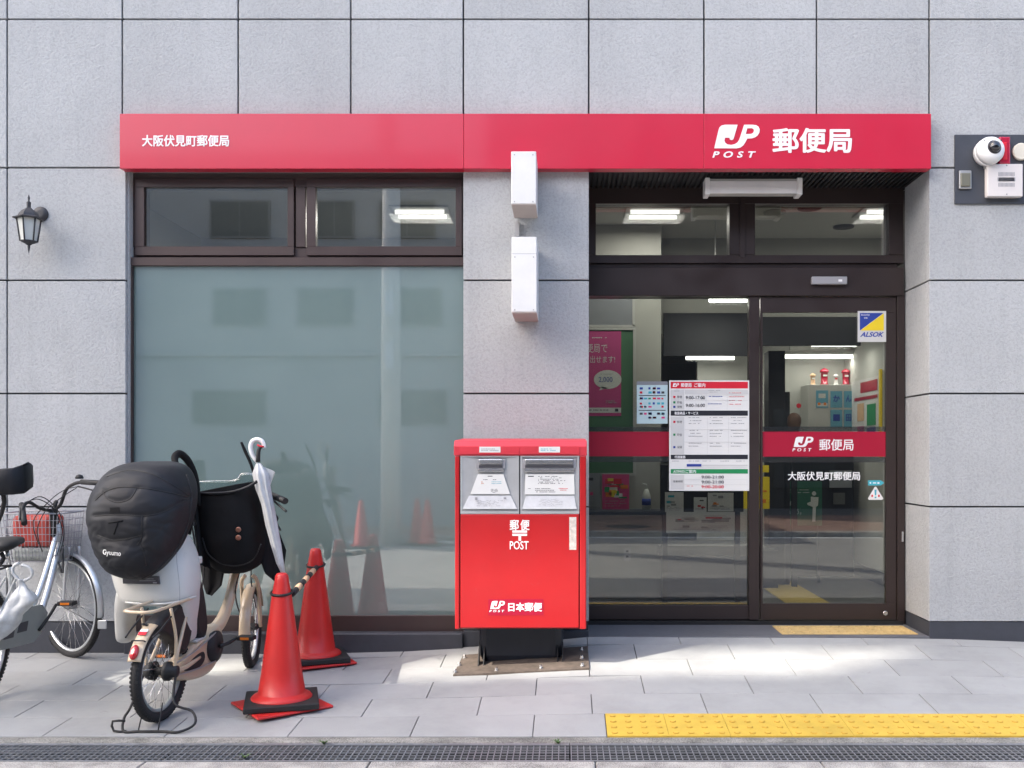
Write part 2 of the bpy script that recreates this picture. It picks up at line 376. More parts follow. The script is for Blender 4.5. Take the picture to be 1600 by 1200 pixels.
def place_flat(me, x0, x1, z0, z1, y, th=.001):
    """fit a mesh drawn in XY into the rectangle x0..x1, z0..z1 standing at y, facing the street"""
    xs = [v.co.x for v in me.vertices]; ys = [v.co.y for v in me.vertices]
    a, b, c, d = min(xs), max(xs), min(ys), max(ys)
    for v in me.vertices:
        v.co = Vector((x0 + (v.co.x - a) / (b - a) * (x1 - x0), y - (th * (1 + v.co.z * 30) if v.co.z > 0 else 0), z0 + (v.co.y - c) / (d - c) * (z1 - z0)))
    return me
def text(s, px0, px1, py0, py1, y, m, parent, weight=.012, shear=0, name='lettering', spacing=1.0, th=.002):
    me = text_mesh(s, 0, shear, spacing)
    if weight > .004: embolden(me, weight)
    me = place_flat(me, WX(px0, y), WX(px1, y), WZ(py1, y), WZ(py0, y), y, th)
    return link(name, me, M[m] if isinstance(m, str) else m, parent)
LOGO = [(145,247),(172,130),(178,116),(190,105),(212,100),(290,100),(266,183),(262,192),(254,196),(244,194),(240,188),(241,181),(212,181),(208,200),(214,214),(228,223),(250,226),
        (272,221),(288,211),(299,195),(306,175),(330,100),(385,100),(405,103),(420,113),(427,130),(425,148),(415,166),(400,178),(380,185),(350,186),(340,206),(326,228),(308,242),(285,248)]
HOLE = [(350,122),(378,122),(388,127),(391,137),(386,150),(374,157),(358,158),(340,158)]
def logo(px0, px1, py0, py1, y, m, parent, th=.002):
    c = bpy.data.curves.new('emblem', 'CURVE'); c.dimensions = '2D'; c.fill_mode = 'BOTH'; c.extrude = .004
    for pts in (LOGO, HOLE):
        s = c.splines.new('POLY'); s.points.add(len(pts) - 1); s.use_cyclic_u = True
        for i, (a, b) in enumerate(pts): s.points[i].co = (a / 100, -b / 100, 0, 1)
    o = bpy.data.objects.new('emblem', c); COL.objects.link(o)
    dg = bpy.context.evaluated_depsgraph_get(); dg.update()
    me = bpy.data.meshes.new_from_object(o.evaluated_get(dg)); bpy.data.objects.remove(o); bpy.data.curves.remove(c)
    place_flat(me, WX(px0, y), WX(px1, y), WZ(py1, y), WZ(py0, y), y, th)
    return link('emblem', me, M[m], parent)
def card(px0, px1, py0, py1, y, m, parent=None, th=.003, name='print', bev=0):
    b = MB(); b.box(WX(px0, y), WX(px1, y), y - th, y, WZ(py1, y), WZ(py0, y), bev)
    return b.build(name, M[m], parent)
def printlines(rects, y, m, parent, name='print', th=.0008):
    b = MB()
    for (a, c, e, f) in rects: b.box(WX(a, y), WX(c, y), y - th, y, WZ(f, y), WZ(e, y))
    return b.build(name, M[m], parent, kind='stuff')
def dashes(px0, px1, py0, py1, pitch, h=.8, dens=.8, rnd=None):
    """short strokes standing for lines of print too small to read"""
    rnd = rnd or random; out = []; y = py0
    while y + h <= py1 + .01:
        x = px0; end = px0 + (px1 - px0) * rnd.uniform(.6, 1)
        while x < end:
            w = rnd.uniform(.8, 2.6)
            if rnd.random() < dens: out.append((x, min(x + w, px1), y, y + h))
            x += w + rnd.uniform(.3, .8)
        y += pitch
    return out

# ------------------------------------------------------------------ ground levels
def zwall(x):
    K = [(-50, -.072), (-1.35, -.070), (-.45, -.02), (.15, .034), (2.4, .026), (3.0, .0), (4.5, -.03), (50, -.03)]
    for (a, za), (b, zb) in zip(K, K[1:]):
        if x <= b: return za + (zb - za) * max(0, (x - a)) / (b - a)
    return K[-1][1]
YD, ZD = -1.61, -.145
def gz(x, y):
    t = min(1, max(0, -y / -YD))
    return zwall(x) * (1 - t) + ZD * t

# ------------------------------------------------------------------ setting: ground, road, pavement
b = MB(); b.box(-400, 400, -400, 400, -.9, -.5); b.build('ground', M['ground'], kind='structure')
b = MB(); b.box(-60, 60, -8.6, -2.31, -.49, -.150); b.build('road', M['road'], kind='structure')
b = MB(); b.box(-60, 60, -8.6, -8.45, -.149, -.146); b.build('road_marking', M['white_line'], kind='structure')
b = MB(); b.box(-60, 60, -60, -8.85, -.49, -.10); far_pave = b.build('far_pavement', M['bed'], kind='structure')
b = MB(); b.box(-60, 60, -8.85, -8.6, -.49, -.06, .01); b.build('far_kerb', M['granite'], kind='structure')
b = MB()
for i in range(-16, 26):
    for j in range(0, 22):
        x0 = i * .4 + (.2 if j % 2 else 0); y1 = -8.87 - j * .2
        b.box(x0 + .006, x0 + .394, y1 - .194, y1, -.10, -.088 + random.uniform(-.002, .002))
b.build('brick_paver', M['brickpave'], far_pave, kind='stuff')

# pavement bed as a sheet under the tiles
b = MB()
xs = [-60, -8, -5, -4, -3, -2, -1.35, -.9, -.45, -.15, .15, 1, 2, 2.4, 3, 3.7, 4.5, 6, 9, 60]
for a, c in zip(xs, xs[1:]):
    P = [(a, .12), (c, .12), (c, YD), (a, YD)]
    top = [Vector((x, y, gz(x, y) - .006)) for x, y in P]; bot = [Vector((x, y, -.49)) for x, y in P]
    b.rings([bot, top], smooth=False)
pav = b.build('pavement', M['bed'], kind='structure')
rows = [-1.61, -1.318, -1.026, -.734, -.442, -.15, .0]
TACT_X0 = .2
for i in range(len(rows) - 1):
    y0, y1 = rows[i] + .0018, rows[i + 1] - .0018
    off = -.17 if i % 2 == 0 else .135
    if i == 0: off = -.165
    k = -9
    while off + k * .6 < 6.2:
        x0, x1 = off + k * .6 + .0025, off + (k + 1) * .6 - .0025; k += 1
        if x1 < -5.4: continue
        if i == 0 and x0 >= TACT_X0 - .02: continue
        if i == 0 and x1 > TACT_X0: x1 = TACT_X0 - .004
        if abs(x0 + .97) < .0: continue
        dz = random.uniform(-.0006, .0006)
        P = [(x0, y0), (x1, y0), (x1, y1), (x0, y1)]
        ctr = Vector(((x0 + x1) / 2, (y0 + y1) / 2, 0)); 
        t = MB()
        lo = [Vector((x, y, gz(x, y) - .03)) for x, y in P]; hi = [Vector((x, y, gz(x, y) + dz - .001)) for x, y in P]
        hi2 = [Vector((x + (ctr.x - x) * .004, y + (ctr.y - y) * .01, gz(x, y) + dz)) for x, y in P]
        t.rings([lo, hi, hi2], smooth=False)
        t.build('paving_tile', M['tile'], pav)
# yellow warning tiles along the edge
tt = None
for k in range(0, 20):
    x0 = TACT_X0 + k * .302; y0, y1 = YD + .004, -1.322
    t = MB(); z = lambda x, y: gz(x, y)
    P = [(x0 + .001, y0), (x0 + .301, y0), (x0 + .301, y1), (x0 + .001, y1)]
    t.rings([[Vector((x, y, z(x, y) - .02)) for x, y in P], [Vector((x, y, z(x, y) + .003)) for x, y in P]], smooth=False)
    for a in range(4):
        for c in range(4):
            bx, by = x0 + .038 + a * .0753, y0 + .036 + c * .0713
            if (a + c) % 1 == 0:
                zz = z(bx, by) + .003
                t.lathe((bx, by, zz), (0, 0, 1), [(.0165, -.001), (.0155, .002), (.011, .003)], n=12, mi=1)
                t.lathe((bx, by, zz), (0, 0, 1), [(.0108, .002), (.0105, .0033)], n=12, mi=0)
    t.build('tactile_tile', [M['yellow'], M['yellow_d']], pav)
# border strip, drain channel, kerb blocks
b = MB(); b.box(-60, 60, -1.70, -1.612, -.162, -.148, .003); b.build('border_strip', M['granite_d'], kind='structure')
b = MB(); b.box(-60, 60, -2.0, -1.70, -.49, -.32); b.box(-60, 60, -1.702, -1.60, -.32, -.1625); b.build('drain_channel', M['pit'], kind='structure')
kerb = MB(); kerb.box(-60, 60, -2.31, -2.0, -.49, -.175); kerb = kerb.build('kerb', M['bed'], kind='structure')
for k in range(-7, 8):
    x0 = .13 + k * 1.01
    t = MB(); t.box(x0 + .003, x0 + 1.007, -2.308, -1.988, -.20, -.145 + random.uniform(-.001, .001), .004); t.build('kerb_stone', M['granite'], kerb)
# galvanised gratings
def grating(x0, L):
    y0, y1 = -1.975, -1.706
    root = thing('drain_grating', 'steel grid drain cover lying in the channel at the pavement edge', 'drain cover', (x0, y0, -.19), 'drain covers along the pavement edge')
    b = MB(); zt = -.150
    b.box(x0 + .002, x0 + L - .002, y0, y0 + .018, zt - .04, zt + .002); b.box(x0 + .002, x0 + L - .002, y1 - .03, y1, zt - .04, zt + .002)
    b.build('edge_bar', M['grate'], root)
    b = MB(); n = 6
    for i in range(1, n): 
        yy = y0 + .018 + (y1 - .03 - y0 - .018) * i / n; b.box(x0 + .003, x0 + L - .003, yy - .003, yy + .003, zt - .006, zt)
    k = 0; x = x0 + .004
    while x < x0 + L - .006:
        b.box(x, x + .005, y0 + .018, y1 - .03, zt - .006, zt - .001); x += .0298
    b.build('grid', M['grate'], root, kind='stuff')
    return root
g0 = grating(-3.676, 1.846)
GL = ['galvanised drain cover at the far left below the silver bicycle', 'galvanised drain cover below the two cones and the mailbox', 'galvanised drain cover along the left end of the yellow tactile strip', 'galvanised drain cover below the right end of the yellow tactile strip']
g0['label'] = GL[0]
for k in range(1, 4):
    c = g0.copy(); COL.objects.link(c); c.location.x += 1.846 * k; c['label'] = GL[k]
    for ch in list(g0.children):
        d = ch.copy(); COL.objects.link(d); d.parent = c; d.matrix_parent_inverse = ch.matrix_parent_inverse.copy()
# weeds in the drain and joint
def weed(x, y, z, n, h, label):
    b = MB(); rnd = random.Random(int(x * 100))
    for i in range(n):
        a = rnd.uniform(0, 6.28); l = h * rnd.uniform(.5, 1); w = .0035
        dx, dy = math.cos(a), math.sin(a); p = Vector((x, y, z)); q = p + Vector((dx * l * .6, dy * l * .6, l * .6)); s = Vector((-dy, dx, 0)) * w
        r = q + Vector((dx * l * .3, dy * l * .3, -.1 * l))
        b.poly([p - s, p + s, q + s, q - s]); b.poly([q - s, q + s, r])
    o = b.build('weed', mat('weed_green', (.07, .13, .03), .7)); tag(o, label, 'plant')
weed(WX(508, -1.7), -1.72, -.15, 14, .045, 'tiny green weed sprouting from the drain by the middle of the frame')
weed(WX(386, -1.9), -1.93, -.15, 12, .035, 'small leafy weed poking through the drain below the cones')
weed(WX(872, -1.7), -1.71, -.15, 12, .04, 'pale weed growing at the pavement edge below the mailbox')

# ------------------------------------------------------------------ post office building
bld = thing('post_office', 'grey panelled post office front with brown framed window and sliding doors', 'building', (0, .3, 0))
XJ = [-709, -529, -349, -169, 11, 191, 372, 548, 724, 920, 1100, 1276, 1452, 1632, 1812, 1992, 2172]
YJ = [-320, -147, 30, 262, 438, 615, 792, 972]
def panel(x0, x1, z0, z1, y0=0.0, y1=.028):
    t = MB(); t.box(x0, x1, y0, y1, z0, z1, .0022); t.build('cladding_panel', M['clad'], bld)
g = .0055
for i in range(len(XJ) - 1):
    for j in range(len(YJ) - 1):
        a, c, e, f = XJ[i], XJ[i + 1], YJ[j], YJ[j + 1]
        if j >= 3 and (191 <= a < 724 or 920 <= a < 1452): continue
        x0, x1, z1, z0 = WX(a), WX(c), WZ(e), WZ(f)
        if c == 191 and j >= 3: x1 = WX(196) - g + g
        gx0, gx1 = g, g
        if j >= 3 and a in (724, 1452): gx0 = 0
        if j >= 3 and c in (920, 191): gx1 = 0
        if e == 262 and a >= 0 and False: pass
        panel(x0 + gx0, x1 - gx1, z0 + g, z1 - g)
# backing wall behind the joints, with the two openings left free
ZT, ZO = WZ(-320), WZ(262)
b = MB()
XL, XR = WX(-709), WX(2172); OW0, OW1 = WX(196), WX(724); OD0, OD1 = WX(920), WX(1452)
y0, y1 = .0285, .09
b.box(XL, XR, y0, .3, ZO + .003, ZT)
b.box(XL, OW0 - .003, y0, .3, -.49, ZO)
b.box(OW1 + .002, OD0 - .003, y0, .44, -.49, ZO)
b.box(OD1 + .031, XR, y0, .9, -.49, ZO)
b.build('backing_wall', M['joint'], bld)
# returns: window left reveal, window soffit, door right reveal (panelled)
t = MB(); t.box(OW0 - .0025, OW0 + .012, .0295, .10, WZ(990), ZO - .012); t.build('reveal', M['clad'], bld)
zz = [WZ(262) , WZ(438), WZ(615), WZ(792), WZ(972)]
for a, c in zip(zz, zz[1:]):
    t = MB(); t.box(OD1, OD1 + .03, .0292, .455, c + g, a - g, .002); t.build('cladding_panel', M['clad'], bld)
t = MB(); t.box(OW0, OW1, .002, .11, ZO - .012, ZO + .002); t.build('window_soffit', M['alum'], bld)
# plinths
for (a, c) in ((XL, OW0), (OD1 + .002, XR)):
    t = MB(); t.box(a, c, .004, .06, -.3, WZ(972), .002); t.build('plinth', M['plinth'], bld)
t = MB(); t.box(OD1 + .0045, OD1 + .04, .061, .46, -.2, WZ(972) - .001); t.build('plinth', M['plinth'], bld)
t = MB(); t.box(OW1 - .001, OD0 - .001, .004, .05, -.3, WZ(972) - .06, .002); t.build('plinth', M['plinth'], bld)
t = MB(); t.box(OW0 + .002, OW1 - .002, -.03, .13, -.3, WZ(990, -.03), .006); t.build('window_kerb', M['plinth'], bld)
# door threshold
t = MB(); t.box(OD0 - .02, OD1 + .004, .003, .6, -.3, .036, .003); t.build('threshold', M['sill'], bld)
for (a, c) in ((1.43, 1.735), (1.737, 2.04), (2.044, 2.335)):
    t = MB(); t.box(a, c, .07, .375, .036, .041, .001)
    for i in range(5):
        for j in range(5): t.lathe((a + .035 + i * .058, .1 + j * .06, .041), (0, 0, 1), [(.012, 0), (.009, .004)], n=8)
    t.build('tactile_tile', M['tan'], bld)

# left window: one frame, two opening transoms, one big frosted pane
YW = .085
win = MB(); fx = lambda p, y=YW: WX(p, y); fz = lambda p, y=YW: WZ(p, y)
win.box(fx(203), fx(727), YW, YW + .09, fz(292), fz(270), .002)
win.box(fx(203), fx(225), YW, YW + .09, fz(386), fz(292), .002)
win.box(fx(462), fx(477), YW, YW + .09, fz(386), fz(292), .002)
win.box(fx(713), fx(727), YW, YW + .09, fz(386), fz(292), .002)
win.box(fx(203), fx(727), YW + .012, YW + .09, fz(404), fz(386), .002)
YB = .05
win.box(WX(199, YB), WX(726, YB), YB, YB + .12, WZ(415, YB), WZ(402, YB), .002)
win.box(WX(199, YB), WX(206, YB), YB, YB + .12, WZ(962, YB), WZ(415.5, YB), .002)
win.box(WX(199, YB), WX(726, YB), YB, YB + .12, WZ(988, YB), WZ(962, YB), .002)
win = win.build('window', M['frame_w'], bld)
for (a, c) in ((211, 459), (479, 722)):
    s = MB(); y = YW - .012
    s.box(fx(a, y), fx(c, y), y, y + .05, WZ(292, y), WZ(279, y), .002); s.box(fx(a, y), fx(c, y), y, y + .05, WZ(399, y), WZ(385, y), .002)
    s.box(fx(a, y), fx(a + 14, y), y, y + .05, WZ(385, y), WZ(292, y), .002); s.box(fx(c - 10, y), fx(c, y), y, y + .05, WZ(385, y), WZ(292, y), .002)
    s.build('sash', M['frame_w'], win)
    s = MB(); s.box(fx(a + 12, y), fx(c - 8, y), y + .02, y + .026, WZ(387, y), WZ(290, y)); s.build('pane', M['glass_t'], win)
s = MB(); s.box(WX(205, YB), WX(725, YB), YB + .03, YB + .038, WZ(963, YB), WZ(414, YB)); s.build('frosted_pane', M['frost'], win)

# entrance: transom frames, head beam, fixed light, sliding door
YE = .45; ex = lambda p, y=YE: WX(p, y); ez = lambda p, y=YE: WZ(p, y)
en = MB()
ZS = ez(290)
en.box(ex(905), ex(1412), YE, YE + .12, ez(318), ez(280), .002)
en.box(ex(905), ex(931), YE, YE + .12, ez(398), ez(318), .002)
en.box(ex(1140), ex(1180), YE + .004, YE + .12, ez(398), ez(318), .002)
en.box(ex(1156), ex(1164), YE - .006, YE + .004, ez(403), ez(305), .001)
en.box(ex(1389), ex(1412), YE, YE + .12, ez(398), ez(318), .002)
en.box(ex(905), ex(1412), YE, YE + .12, ez(411), ez(398.5), .002)
en.box(ex(905), ex(1403), YE + .02, YE + .12, ez(418), ez(411.5))
en.box(ex(905), ex(1410), YE - .03, YE + .12, ez(462, YE - .03), ez(418, YE - .03), .003)
en.box(ex(1401), ex(1412.4), YE - .018, YE + .12, ez(974), ez(462.5), .002)
en.box(ex(1170), ex(1186), YE - .012, YE + .06, ez(968), ez(463), .002)
en.box(ex(905), ex(1170), YE, YE + .06, ez(968), ez(946), .002)
en = en.build('entrance_frame', M['frame'], bld)
for (a, c, e, f, nm, mm) in ((930, 1141, 317, 399, 'transom_pane', 'glass_t'), (1179, 1390, 317, 399, 'transom_pane', 'glass_t'), (905, 1171, 462, 947, 'fixed_pane', 'glass')):
    s = MB(); s.box(ex(a), ex(c), YE + .03, YE + .037, ez(f), ez(e)); s.build(nm, M[mm], en)
s = MB(); s.box(ex(912), ex(1410), YE - .02, YE + .1, .0362, ez(969.5)); s.build('door_track', M['black'], en)
YS = YE - .006
dr = MB()
dr.box(ex(1188), ex(1400), YS, YS + .035, ez(488), ez(464), .002); dr.box(ex(1188), ex(1400), YS, YS + .035, ez(968), ez(943), .002)
dr.box(ex(1188), ex(1191.5), YS, YS + .035, ez(943), ez(488), .001); dr.box(ex(1384), ex(1400), YS, YS + .035, ez(943), ez(488), .002)
door = dr.build('sliding_door', M['frame'], bld)
YG = YS + .012
s = MB(); s.box(ex(1190), ex(1386), YG, YG + .008, ez(944), ez(487)); s.build('door_pane', M['glass'], door)
s = MB(); s.lathe((ex(1383), YS, ez(958)), (0, -1, 0), [(.018, 0), (.018, .004), (.012, .007), (.008, .004)], n=16); s.build('lock', M['chrome'], door)
s = MB(); s.box(ex(1407), ex(1410), YE - .028, YE - .018, ez(846), ez(830), .001); s.build('jamb_latch', M['chrome'], en)
s = MB(); s.box(WX(1268, .4), WX(1323, .4), .385, .42, WZ(444, .39), WZ(432, .39), .004, mi=0); s.box(WX(1310, .385), WX(1316, .385), .3835, .3852, WZ(440, .385), WZ(436.5, .385), mi=1)
s.build('door_sensor', [M['inkgrey'], M['white']], en)
# soffit over the recess, ribbed, with the alloy edge below the sign
so_ = MB(); zS = ez(281)
so_.box(OD0 - .1, OD1 + .03, .02, .6, ZO + .004, ZO + .03)
x = OD0 + .0
while x < OD1 - .01:
    so_.box(x, x + .016, .035, .56, ZO - .012, ZO + .0035); x += .034
so_.build('soffit', M['soffit'], bld)
t = MB(); t.box(OD0, OD1, .001, .034, ZO - .012, ZO + .002); t.build('soffit_trim', M['alum'], bld)
t = MB(); t.box(OD0 + .02, OD1, .46, .56, ez(281.5), ZO + .002); t.build('soffit_closer', M['soffit'], bld)

# ------------------------------------------------------------------ fascia sign
YF = -.08
sg = thing('fascia_sign', 'long red fascia sign with white emblem and lettering above window and doors', 'sign', (0, YF, WZ(263)))
def fpan(a, c):
    t = MB(); t.box(WX(a, YF), WX(c, YF), YF, -.002, WZ(263.5, YF), WZ(177.5, YF), .002); t.build('sign_panel', M['signred'], sg)
for a, c in ((187, 724.3), (724.6, 1099.8), (1100.1, 1455)): fpan(a, c)
text('大阪伏見町郵便局', 222, 358, 211, 229, YF - .0005, 'white', sg, .022)
text('郵便局', 1207, 1331, 200, 239, YF - .0005, 'white', sg, .028)
logo(1116, 1187, 195, 232, YF - .0005, 'white', sg)
text('POST', 1113, 1181, 236.5, 246.5, YF - .0005, 'white', sg, .03, .25, spacing=1.75)

# ------------------------------------------------------------------ projecting light boxes on the pillar
def lbox(p0, p1, q0, q1, yf, yb, label, seam=None):
    x0, x1 = WX(p0, yf), WX(p1, yf); z1, z0 = WZ(q0, yf), WZ(q1, yf)
    root = thing('projecting_light_box', label, 'light box', ((x0 + x1) / 2, yb, z0), 'white light boxes projecting from the pillar')
    t = MB(); t.box(x0, x1, yf, yb, z0 + .006, z1, .003); t.build('box_body', M['boxwhite'], root)
    t = MB(); t.box(x0 + .002, x1 - .002, yf + .004, yb, z0, z0 + .0055); t.build('bottom_plate', M['boxshade'], root)
    if seam:
        zs = WZ(seam, yf); t = MB(); t.box(x0 + .001, x1 - .001, yf - .0006, yf + .002, zs - .001, zs + .001); t.build('seam', M['inkgrey'], root)
    for xx in (x0 + .02, x1 - .02):
        for z_ in (z0 + .02, (WZ(seam, yf) - .02 if seam else z1 - .02)):
            s = MB(); s.lathe((xx, yf, z_), (0, -1, 0), [(.0045, 0), (.0035, .0025)], n=8); s.build('screw', M['alum'], root)
    return root, x0, x1, z0, z1
r1, *_ = lbox(798.7, 837.7, 236.5, 320, -.42, -.083, 'upper white light box projecting over the red fascia')
r2, *_ = lbox(799.3, 838.6, 370, 489, -.40, -.004, 'lower taller white light box on the grey pillar', 396.5)
t = MB(); t.box(WX(806), WX(812), -.05, -.002, WZ(372), WZ(348)); t.build('bracket', M['alum'], r2)
t = MB(); t.box(WX(808), WX(838), -.082, -.001, WZ(340), WZ(268), .001); t.build('bracket', M['alum'], r1)

# ------------------------------------------------------------------ ceiling lamp over the entrance
yl = .12
cl = thing('entrance_lamp', 'white box lamp hanging under the soffit over the entrance', 'lamp', (WX(1178, yl), yl, WZ(278, yl)))
t = MB(); t.box(WX(1103, yl), WX(1252, yl), yl, yl + .1, WZ(301, yl), WZ(279, yl), .004); t.build('lamp_housing', M['iframe'], cl)
t = MB(); t.box(WX(1109, yl), WX(1245, yl), yl - .006, yl + .0, WZ(302.5, yl), WZ(283, yl), .003); t.build('diffuser', M['boxwhite'], cl)
for a, c in ((1101.5, 1109), (1245, 1253.5)):
    t = MB(); t.box(WX(a, yl), WX(c, yl), yl - .01, yl + .1, WZ(304.5, yl), WZ(278, yl), .003); t.build('end_cap', M['paper'], cl)
t = MB(); t.box(WX(1105, yl), WX(1250, yl), yl + .02, yl + .08, WZ(279, yl), ZO + .003); t.build('mount', M['black'], cl)

# ------------------------------------------------------------------ wall lantern
c = W(45, 350, -.17)
ln = thing('wall_lantern', 'black six-sided lantern lamp on the wall left of the window', 'lamp', (c.x, 0, c.z))
k = (D - .17) / F
z = lambda py: WZ(py, -.17)
t = MB(); t.lathe((WX(64), 0, WZ(335)), (0, -1, 0), [(.05, .001), (.05, .008), (.044, .016), (.02, .02)], n=24)
t.m = Matrix.Identity(4); t.build('back_plate', M['lantern'], ln)
bp_ = ln.children[0] if ln.children else None
t = MB(); t.tube([(WX(64), -.01, WZ(345)), (WX(60, -.08), -.08, WZ(352)), (c.x + .02, -.13, z(338)), (c.x, -.17, z(330))], .009, 8, 5); t.build('arm', M['lantern'], ln)
t = MB(); t.lathe((c.x, -.17, 0), (0, 0, 1), [(.001, z(304)), (.007, z(309)), (.004, z(314)), (.013, z(316)), (.012, z(324)), (.02, z(326)), (.038, z(329)), (.056, z(334)), (.062, z(338)), (.094, z(341)), (.092, z(342.5))][::-1], n=6, smooth=False); t.build('roof', M['lantern'], ln)
t = MB(); t.lathe((c.x, -.17, 0), (0, 0, 1), [(.046, z(377)), (.066, z(342.4))], n=6, smooth=False); t.build('lamp_glass', M['lglass'], ln)
for kx in range(6):
    a = 2 * math.pi * kx / 6; ax = Vector((0, 0, 1)); aa = ax.cross(Vector((1, 0, 0))).normalized(); bb = ax.cross(aa).normalized()
    d_ = aa * math.cos(a) + bb * math.sin(a); p = Vector((c.x, -.17, 0))
    t = MB(); t.tube([p + d_ * .049 + ax * z(377.5), p + d_ * .069 + ax * z(342)], .0048, 5); t.build('bar', M['lantern'], ln)
t = MB(); t.lathe((c.x, -.17, 0), (0, 0, 1), [(.001, z(395)), (.006, z(389)), (.009, z(385)), (.006, z(384)), (.022, z(381)), (.048, z(378)), (.05, z(376.5))], n=12); t.build('bottom_cup', M['lantern'], ln)

# ------------------------------------------------------------------ equipment plate at right
pl = MB(); pl.box(WX(1492, -.012), WX(1668, -.012), -.014, -.001, WZ(318.5, -.012), WZ(210.5, -.012), .001)
pl = pl.build('equipment_plate', M['plate']); tag(pl, 'dark grey mounting plate on the wall at the upper right', 'plate')
def dev(name, label, cat, px, py, y=-.014): return thing(name, label, cat, (WX(px, y), y, WZ(py, y)))
o = dev('security_camera', 'white dome security camera with black lens tilted outward', 'camera', 1543, 236)
cc = W(1541, 240, -.02); ax = Vector((.10, -1, .15)).normalized()
t = MB(); t.lathe(cc, (0, -1, 0), [(.088, .0), (.09, .03), (.088, .05)], n=28); t.build('camera_base', M['white'], o)
t = MB(); t.lathe(cc + Vector((0, -.04, 0)), ax, [(.089, -.005), (.088, .03), (.078, .052), (.06, .062), (.042, .066)], n=32); t.build('camera_housing', M['white'], o)
pc = cc + Vector((0, -.04, 0)) + ax * .055
t = MB(); t.lathe(pc, ax, [(.040, .0), (.038, .02), (.030, .036), (.016, .044), (.001, .047)], n=24); t.build('lens_dome', M['dome'], o)
t = MB(); t.lathe(pc, ax, [(.044, .004), (.046, .012), (.040, .014)], n=24); t.build('lens_ring', M['lantern'], o)
for (dx, dz) in ((-.055, .045), (.055, .045), (-.05, -.05), (.055, -.045)):
    t = MB(); t.lathe(cc + Vector((dx, -.093, dz + .012)), ax, [(.005, 0), (.004, .004)], n=8); t.build('screw', M['black'], o)
t = MB(); t.tube([W(1538, 255, -.03), W(1539, 263, -.03)], .009, 8); t.build('cable_gland', M['alum'], o)
o = dev('alarm_strobe', 'red alarm strobe cover behind the white dome camera', 'alarm', 1569, 236)
t = MB(); t.box(WX(1561, -.05), WX(1578, -.05), -.06, -.014, WZ(257, -.05), WZ(214, -.05), .008, seg=2); t.build('strobe_cover', M['strobe'], o)
t = MB(); t.box(WX(1567, -.062), WX(1574, -.062), -.066, -.055, WZ(250, -.06), WZ(222, -.06), .004); t.build('strobe_lens', M['inkred'], o)
o = dev('round_sounder', 'round ivory disc on the plate beside the red strobe', 'alarm', 1594, 238)
t = MB(); t.lathe(W(1594, 238, -.014), (0, -1, 0), [(.056, 0), (.056, .018), (.05, .024)], n=32); t.build('disc', M['cream2'], o)
o = dev('speaker_box', 'pale square speaker box with three rows of slots', 'speaker', 1570, 282)
t = MB(); t.box(WX(1543, -.06), WX(1598.5, -.06), -.06, -.014, WZ(307, -.06), WZ(256, -.06), .004); t.build('speaker_case', M['boxpink'], o)
rr = []
for q in (269, 277.3, 285.7):
    for i in range(13): rr.append((1560 + i * 2.0 - (1.2 if q == 277.3 else 0), 1561.1 + i * 2.0 + (1.2 if q == 277.3 else 0), q, q + 6))
printlines(rr, -.0603, 'inkgrey', o, 'slots', .001)
for q in (258.5, 303.5):
    t = MB(); t.lathe(W(1573, q, -.06), (0, -1, 0), [(.0055, 0), (.004, .003)], n=8); t.build('screw', M['inkgrey'], o)
o = dev('junction_box', 'small rounded metal box low on the dark plate', 'box', 1508, 280)
t = MB(); t.box(WX(1499, -.03), WX(1518.5, -.03), -.03, -.014, WZ(295, -.03), WZ(266, -.03), .006, seg=2); t.build('box_body', M['alum'], o)
t = MB(); t.box(WX(1501, -.04), WX(1517, -.04), -.042, -.03, WZ(291, -.04), WZ(270, -.04), .006, seg=2); t.build('box_cover', mat('dull_brass', (.22, .21, .16), .4, metal=.5), o)

# ------------------------------------------------------------------ mailbox
YM = -.62; ym = YM
mx = lambda p, y=YM: WX(p, y); mz = lambda p, y=YM: WZ(p, y)
mbx = thing('mailbox', 'red post box with two slots standing in front of the grey pillar', 'mailbox', (mx(814), -.4, -.03))
t = MB(); t.box(mx(711.5), mx(915.5), YM + .016, -.14, mz(983.5), mz(703), .012, seg=2); t.build('body', M['postred'], mbx)
# cap
x0, x1 = mx(709.5), mx(917); zt0, zt1 = mz(712), mz(692)
t = MB()
P = [(YM - .008, zt0), (YM - .012, mz(697)), (YM + .02, mz(688)), (-.16, mz(686) + .01), (-.12, mz(690)), (-.12, zt0)]
t.rings([[(x0, y, z_) for y, z_ in P], [(x0 + .008, y, z_) for y, z_ in P], [(x1 - .008, y, z_) for y, z_ in P], [(x1, y, z_) for y, z_ in P]], smooth=False)
bmesh.ops.bevel(t.bm, geom=[e for e in t.bm.edges], offset=.003, segments=1, affect='EDGES')
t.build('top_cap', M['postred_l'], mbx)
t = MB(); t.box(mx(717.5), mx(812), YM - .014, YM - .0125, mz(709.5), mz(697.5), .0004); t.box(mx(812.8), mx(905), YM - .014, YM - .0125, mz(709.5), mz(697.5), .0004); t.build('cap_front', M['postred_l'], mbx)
# front door and side rails
t = MB(); t.box(mx(719.5), mx(904.5), YM - .004, YM + .02, mz(981), mz(803.5), .004, seg=2); fd = t.build('front_door', M['postred'], mbx)
for a, c in ((711, 718), (906, 916)):
    t = MB(); t.box(mx(a), mx(c), YM - .006, YM + .03, mz(983), mz(711.5), .006, seg=2); t.build('side_rail', M['postred'], mbx)
t = MB(); t.box(mx(718), mx(906), YM + .0095, YM + .0155, mz(982), mz(712)); t.build('shadow_gap', M['black'], mbx)
